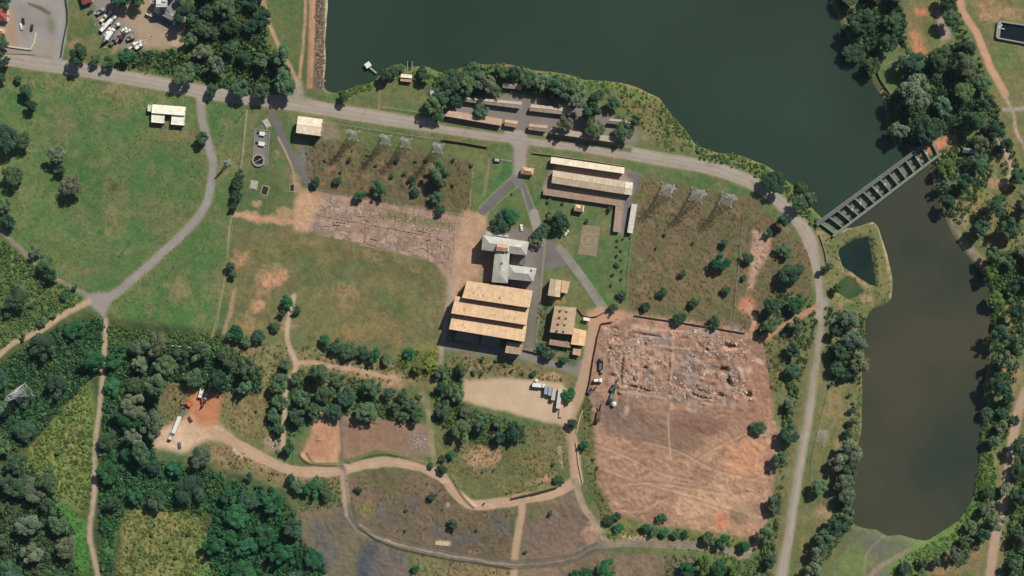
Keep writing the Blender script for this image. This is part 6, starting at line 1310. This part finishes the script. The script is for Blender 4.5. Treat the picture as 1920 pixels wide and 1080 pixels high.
# shrubs
for z, items in {
    'gate': [(1158, 451, 3), (1168, 448, 3), (1183, 445, 3), (1157, 461, 3), (1164, 471, 3), (1157, 480, 4), (1165, 487, 3), (1153, 495, 4), (1158, 500, 4), (1166, 508, 3), (1149, 515, 4), (1165, 523, 3), (1147, 533, 4), (1100, 414, 5), (1143, 392, 7), (1031, 376, 5), (1055, 381, 4), (1030, 400, 5), (1044, 400, 4), (960, 363, 3)],
    'scrub1': [(655, 300, 5), (660, 283, 3), (690, 290, 4), (705, 310, 4), (745, 300, 6), (760, 325, 5), (800, 298, 6), (850, 300, 5), (885, 309, 4), (640, 320, 5), (735, 330, 5), (850, 345, 5), (610, 300, 5), (780, 300, 5)],
    'scrub2': [(1230, 465, 4), (1246, 440, 4), (1300, 455, 4), (1395, 520, 6)],
    'strip2': [(905, 672, 5), (930, 676, 5), (948, 684, 4), (960, 694, 4), (980, 700, 4), (920, 688, 5), (890, 695, 6), (905, 700, 5)],
    'scrubw': [(330, 925, 7), (340, 905, 6), (320, 945, 6), (290, 985, 4), (285, 1000, 4), (315, 1015, 4), (330, 1045, 5), (355, 1000, 6), (110, 850, 6), (95, 880, 7), (60, 905, 7), (45, 630, 8), (85, 600, 9), (100, 590, 8), (75, 608, 8), (120, 555, 8), (60, 575, 8), (15, 590, 8), (0, 620, 9), (140, 540, 6)],
    'cen': [(905, 885, 3), (926, 882, 3), (908, 945, 3), (760, 995, 4), (762, 958, 4), (894, 994, 4), (830, 955, 3), (1038, 870, 4), (1032, 962, 6), (985, 1034, 5), (330, 746, 4), (340, 738, 3), (480, 770, 4)],
    'verge': [(1560, 720, 6), (1594, 740, 5), (1592, 830, 5), (1600, 756, 4)], 'yard': [(1232, 971, 5), (1120, 878, 4), (1112, 862, 4)]}.items():
    for (u, v, r) in items: tree(u, v, r, rng.choice('DDMEM'), z, None, 'shrub')

# labels that single each plant out: where it grows, its look and its rank along the zone
TENS = ['', '', 'twenty', 'thirty', 'forty', 'fifty', 'sixty']
ONES = ['', 'first', 'second', 'third', 'fourth', 'fifth', 'sixth', 'seventh', 'eighth', 'ninth', 'tenth', 'eleventh', 'twelfth', 'thirteenth', 'fourteenth', 'fifteenth', 'sixteenth', 'seventeenth', 'eighteenth', 'nineteenth']
def ordinal(n):
    if n < 20: return ONES[n]
    return {20: 'twentieth', 30: 'thirtieth', 40: 'fortieth', 50: 'fiftieth', 60: 'sixtieth'}.get(n) or TENS[n // 10] + '-' + ONES[n % 10]
for kd in ('tree', 'shrub'):
    for z in Zn:
        L = [q for q in TREES if q[0] == z and q[1] == kd]
        if not L: continue
        vert = (max(q[3] for q in L) - min(q[3] for q in L)) > 1.3 * (max(q[2] for q in L) - min(q[2] for q in L))
        L.sort(key=lambda q: q[3] if vert else q[2])
        for i, q in enumerate(L):
            sz = ('small ' if q[4] < 10 else 'big ' if q[4] > 18 else '') if kd == 'tree' else ''
            tag(q[6], f"{sz}{TWORD[q[5]]} {kd} in {Zn[z]}, {ordinal(i + 1)} from the {'top' if vert else 'left'}", kd, f"{kd}s in {Zn[z]}")
print('TREES', sum(q[1] == 'tree' for q in TREES), 'SHRUBS', sum(q[1] == 'shrub' for q in TREES))

# ------------------------------------------------------------------ uncountable growth: thicket, scrub, reeds, grass tufts
def clump(seed, n, size):
    r = np.random.default_rng(seed); d = r.normal(size=(n, 3)); d /= np.linalg.norm(d, axis=1, keepdims=True); d[:, 2] = np.abs(d[:, 2])
    P = d * r.uniform(.55, 1, (n, 1)); Nr = d + r.normal(0, .5, (n, 3)); Nr /= np.linalg.norm(Nr, axis=1, keepdims=True)
    return quads_at(P, Nr, size, r)[0].reshape(n, 4, 3)
CL = [clump(i, 14, .36) for i in range(6)]; TH = [clump(80 + i, 22, .26) for i in range(6)]; TU = [clump(50 + i, 4, .5) for i in range(4)]
CLR = inside(CLEAR[0], U, V) | inside(CLEAR[1], U, V) | inside(CLEAR[2], U, V)
def growth(name, label, areas, shapes, seed):
    """areas: (polygon, n, radius range m, height factor, colours)"""
    r = np.random.default_rng(seed); VV, CC = [], []
    avoid = [REG.index(n) for n in REG if n in ('main_road', 'asphalt_drive', 'paved_yard', 'car_park', 'gravel_yard', 'dirt_road', 'dirt_track', 'footpath', 'dirt_yard', 'concrete_lane')]
    for poly, n, (r0, r1), hf, cols in areas:
        p = np.array(poly, float); lo, hi = p.min(0), p.max(0)
        q = r.uniform(lo, hi, (int(n * 2.2), 2)); q = q[inside(poly, q[:, 0], q[:, 1])][:n]
        for u, v in q:
            i = min(NU - 1, np.searchsorted(us, u)); j = min(NV - 1, np.searchsorted(vs, v))
            if RID[j, i] in avoid or Z[j, i] < -.95 or CLR[j, i]: continue
            den = N_mid[j, i]
            R = r.uniform(r0, r1) * (.65 + .7 * den); a = r.uniform(0, 6.28); c, s_ = math.cos(a), math.sin(a)
            B = shapes[r.integers(len(shapes))]
            M_ = np.array([[c, -s_, 0], [s_, c, 0], [0, 0, hf]]) * R
            VV.append(B @ M_.T + np.array([(u - 960) * S, (540 - v) * S, Z[j, i] - .05]))
            k = lin(cols[r.integers(len(cols))]) * r.uniform(.75, 1.25) * r.uniform(.8, 1.2, (len(B), 1)); CC.append(np.repeat(k[:, None], 4, 1))
    v_ = np.concatenate([x.reshape(-1, 3) for x in VV]); c_ = np.concatenate([x.reshape(-1, 3) for x in CC])
    me = fast_mesh(name, v_, np.arange(len(v_)).reshape(-1, 4), M_LEAF, np.clip(c_, 0, 1)); o = link(bpy.data.objects.new(name, me)); o['kind'] = 'stuff'; o['label'] = label
    print(name, len(v_) // 2, 'tris'); return o
DK = [(80, 114, 82), (92, 124, 86), (106, 136, 86), (72, 104, 78)]; LT = [(108, 138, 74), (96, 130, 72), (124, 140, 80), (88, 118, 72)]; YL = [(134, 144, 78), (116, 138, 70), (148, 142, 86), (100, 128, 66)]; BRN = [(132, 112, 80), (112, 108, 68), (148, 122, 90), (94, 100, 62)]; BRN2 = [(128, 108, 78), (116, 106, 72), (140, 116, 86), (108, 104, 68)]; VG = [(98, 138, 66), (86, 126, 60), (116, 140, 72)]
EM = [(62, 112, 76), (72, 122, 80), (84, 130, 84)]
growth('thicket', 'dense low thicket filling the woods', [
    ([(-30, 720), (30, 665), (110, 615), (192, 592), (192, 640), (168, 705), (110, 775), (50, 835), (-30, 860)], 2100, (1.2, 2.6), 1.3, DK + EM + LT[:1]),
    ([(203, 650), (300, 640), (300, 705), (290, 860), (340, 880), (400, 880), (470, 920), (420, 960), (240, 950), (215, 1000), (210, 1090), (190, 1090), (188, 900), (200, 720)], 2400, (1.2, 2.6), 1.3, DK[:2] + EM + EM + LT[:2]),
    ([(300, 640), (370, 638), (430, 655), (490, 690), (490, 732), (420, 735), (300, 708)], 560, (1.2, 2.7), 1.5, DK),
    ([(-30, 880), (60, 870), (100, 925), (140, 1000), (150, 1105), (-30, 1105)], 850, (1.2, 2.7), 1.5, DK + [(104, 112, 80)]),
    ([(425, 910), (510, 915), (555, 960), (575, 1020), (610, 1060), (610, 1105), (405, 1105), (390, 1020), (400, 960)], 950, (1.3, 2.9), 1.5, [(64, 118, 76), (74, 128, 82), (58, 106, 70)]),
    ([(510, 700), (590, 690), (705, 718), (718, 760), (790, 740), (790, 790), (700, 792), (600, 776), (520, 850), (500, 800)], 900, (.8, 1.9), 1.1, DK + LT),
    ([(820, 688), (872, 690), (866, 720), (872, 762), (985, 798), (985, 830), (900, 832), (815, 792)], 700, (.8, 1.9), 1.1, DK + LT),
    ([(340, -40), (495, -40), (500, 80), (545, 130), (548, 160), (500, 180), (430, 170), (350, 140), (250, 120), (240, 98), (350, 95)], 1300, (1.2, 2.7), 1.5, DK + LT),
    ([(1560, -30), (1690, -30), (1700, 100), (1800, 80), (1850, 220), (1760, 255), (1690, 285), (1655, 275), (1665, 200), (1640, 130), (1600, 100)], 1500, (1.2, 2.7), 1.5, DK),
    ([(1762, -10), (1786, -10), (1850, 145), (1920, 335), (1885, 335), (1806, 130)], 600, (1.1, 2.0), 1.4, DK),
    ([(1745, 295), (1860, 240), (1860, 330), (1800, 420), (1775, 400)], 500, (1.0, 2.0), 1.2, DK + LT),
    ([(1440, 545), (1522, 555), (1535, 600), (1510, 690), (1490, 760), (1470, 900), (1445, 1100), (1405, 1100), (1432, 1010), (1462, 900), (1470, 780), (1480, 640), (1425, 625)], 1100, (.9, 1.9), 1.2, DK + LT),
    ([(805, 200), (812, 150), (850, 120), (960, 125), (1090, 155), (1130, 200), (1190, 230), (1180, 260), (1110, 230), (1080, 185), (1000, 172), (930, 175), (860, 190)], 600, (1.0, 1.9), 1.2, DK + LT)], TH, 5)
growth('scrub', 'low pale scrub and bushes on rough ground', [
    ([(-60, 440), (0, 446), (70, 502), (158, 560), (70, 618), (0, 662), (-60, 700)], 1500, (.7, 1.7), .9, LT + DK[1:3]),
    ([(165, 690), (150, 735), (105, 785), (60, 840), (40, 880), (90, 920), (170, 960), (175, 800)], 1000, (.5, 1.5), .9, YL + LT + VG[:1]),
    ([(90, 925), (135, 950), (170, 985), (175, 1080), (140, 1085), (120, 1000)], 260, (.5, 1.1), .6, VG),
    ([(225, 955), (300, 940), (390, 960), (430, 1000), (405, 1100), (210, 1105)], 1200, (.5, 1.4), .9, YL + YL + LT),
    ([(200, 610), (300, 622), (410, 628), (420, 652), (300, 655), (240, 670), (205, 680)], 620, (.8, 1.9), 1.0, LT),
    ([(430, 640), (560, 648), (825, 692), (820, 712), (520, 735), (500, 800), (490, 720)], 900, (.4, 1.2), .8, BRN + LT[1:]),
    ([(750, 655), (825, 660), (815, 705), (745, 700)], 160, (.6, 1.3), .8, [(140, 144, 66), (116, 130, 62)]),
    ([(690, 150), (740, 120), (800, 120), (840, 138), (880, 120), (960, 123), (1170, 158), (1230, 182), (1320, 278), (1250, 285), (1190, 225), (1100, 165), (960, 140), (820, 155)], 1200, (.5, 1.4), .8, LT + VG),
    ([(1300, 275), (1400, 292), (1470, 335), (1545, 425), (1530, 430), (1480, 380), (1400, 318), (1310, 300)], 600, (.6, 1.7), .9, LT + DK[1:3]),
    ([(575, 265), (720, 278), (890, 308), (882, 400), (760, 386), (605, 356), (560, 330)], 1300, (.3, .8), .5, BRN2),
    ([(1198, 332), (1420, 374), (1445, 408), (1520, 475), (1520, 560), (1440, 635), (1185, 590), (1178, 560), (1188, 440)], 2200, (.3, .8), .5, BRN2),
    ([(842, 664), (960, 680), (1075, 715), (990, 712), (830, 692)], 240, (.4, 1.1), .8, BRN + LT),
    ([(1012, 560), (1028, 560), (1030, 650), (1085, 668), (1060, 680), (1005, 652)], 160, (.5, 1.2), .8, LT + BRN),
    ([(1095, 745), (1108, 745), (1120, 905), (1150, 966), (1130, 985), (1090, 850)], 240, (.4, 1.0), .7, [(104, 112, 62), (88, 100, 56)]),
    ([(820, 790), (1060, 800), (1068, 890), (960, 932), (845, 888)], 800, (.3, .9), .7, BRN + LT[3:]),
    ([(650, 892), (850, 900), (965, 960), (960, 1050), (760, 1015), (655, 960)], 500, (.25, .8), .7, BRN),
    ([(415, 740), (500, 735), (535, 850), (420, 800)], 260, (.3, .9), .7, BRN), ([(385, 830), (640, 890), (640, 912), (400, 875)], 260, (.4, 1.0), .7, BRN + LT[3:]),
    ([(298, 714), (356, 722), (345, 770), (320, 800), (292, 800)], 160, (.3, .8), .7, BRN),
    ([(560, 915), (640, 900), (650, 950), (560, 960)], 200, (.5, 1.2), .8, BRN + LT), ([(770, 1030), (960, 1062), (960, 1100), (770, 1100)], 260, (.3, .9), .7, BRN + LT[3:]), ([(1130, 985), (1400, 1012), (1390, 1045), (1140, 1012)], 300, (.4, 1.2), .8, LT + BRN), ([(1245, 1040), (1440, 1045), (1420, 1100), (1245, 1100)], 300, (.6, 1.4), .9, LT),
    ([(1430, 640), (1500, 600), (1470, 720), (1448, 740)], 220, (.4, 1.1), .7, BRN + LT[3:]),
    ([(1855, 480), (1950, 470), (1950, 560), (1870, 580), (1900, 640), (1860, 720)], 600, (.6, 1.5), .9, LT + VG), ([(1780, 380), (1950, 340), (1950, 480), (1850, 480)], 300, (.5, 1.3), .8, LT), ([(1890, 840), (1950, 800), (1950, 1100), (1870, 1100)], 400, (.6, 1.5), .9, LT + DK[1:3]),
    ([(1540, 430), (1640, 420), (1675, 560), (1620, 582), (1550, 560)], 260, (.3, 1.0), .7, YL), ([(240, 96), (350, 92), (355, 140), (220, 135)], 300, (.6, 1.5), .9, LT)], CL, 6)
growth('bank_thicket', 'dense bushes along the far pond bank', [([(1850, 480), (1950, 460), (1950, 580), (1915, 660), (1895, 740), (1850, 745), (1866, 650), (1858, 560)], 620, (1.1, 2.4), 1.3, DK + LT), ([(1842, 760), (1900, 740), (1905, 800), (1860, 850), (1842, 830)], 200, (1.0, 2.0), 1.2, DK + LT), ([(1900, 820), (1950, 820), (1950, 1105), (1885, 1105)], 420, (1.1, 2.4), 1.3, DK + LT), ([(1850, 930), (1885, 900), (1850, 1010), (1800, 1065), (1780, 1050)], 260, (.9, 1.9), 1.2, DK + LT), ([(1545, 575), (1622, 590), (1620, 720), (1560, 715)], 260, (.9, 2.0), 1.2, DK), ([(1570, 840), (1612, 840), (1600, 980), (1540, 1060), (1515, 1090), (1560, 980)], 360, (1.0, 2.1), 1.2, DK)], TH, 15)
growth('reeds', 'bright green reeds along the pond and lake edges', [
    ([(1650, 1105), (1690, 1045), (1790, 995), (1825, 940), (1850, 940), (1830, 990), (1740, 1060), (1700, 1105)], 800, (.5, 1.2), .8, VG),
    ([(1836, 800), (1850, 790), (1870, 900), (1840, 960), (1826, 930)], 420, (.5, 1.2), .9, VG), ([(1612, 590), (1628, 600), (1622, 850), (1600, 850)], 420, (.4, 1.0), .8, LT),
    ([(625, 165), (690, 148), (700, 165), (640, 185)], 130, (.5, 1.2), .8, VG), ([(1560, 470), (1600, 444), (1640, 442), (1652, 545), (1640, 550), (1626, 456), (1600, 460), (1578, 478), (1600, 512), (1580, 510)], 260, (.4, 1.0), .8, LT + DK[1:]), ([(1240, 190), (1262, 218), (1312, 275), (1290, 275), (1240, 215)], 220, (.5, 1.2), .8, VG), ([(1664, 480), (1680, 560), (1650, 582), (1640, 575), (1662, 556)], 120, (.4, .9), .7, LT)], CL, 7)
growth('grass_tufts', 'short grass tufts over the fields and lawns', [
    (WF, 5200, (.25, .7), .6, [(98, 112, 66), (86, 108, 62), (126, 118, 76)]), ([(440, 430), (690, 462), (838, 520), (826, 690), (425, 640)], 2200, (.25, .6), .5, [(114, 108, 70), (98, 102, 64), (132, 118, 78)]), (LAWN, 300, (.2, .4), .4, [(86, 110, 62)]), ([(1548, 570), (1618, 590), (1600, 990), (1490, 1100), (1525, 780)], 700, (.3, .6), .5, BRN)], TU, 8)

# ------------------------------------------------------------------ thin air between the camera and the ground
hz = MB().box((0, 0, (HC + 8 - 6) / 2), (3600, 3400, HC + 14)).obj('haze', None); hz['kind'] = 'stuff'; hz['label'] = 'thin bluish haze over the whole site'
hm = bpy.data.materials.new('haze_air'); hm.use_nodes = True; hn = hm.node_tree.nodes; hn.clear()
ho_ = hn.new('ShaderNodeOutputMaterial'); hv = hn.new('ShaderNodeVolumePrincipled'); hv.inputs['Color'].default_value = (.55, .78, 1, 1); hv.inputs['Density'].default_value = 1.9e-5; hv.inputs['Anisotropy'].default_value = 0.0
hm.node_tree.links.new(hv.outputs[0], ho_.inputs['Volume']); hz.data.materials.append(hm)
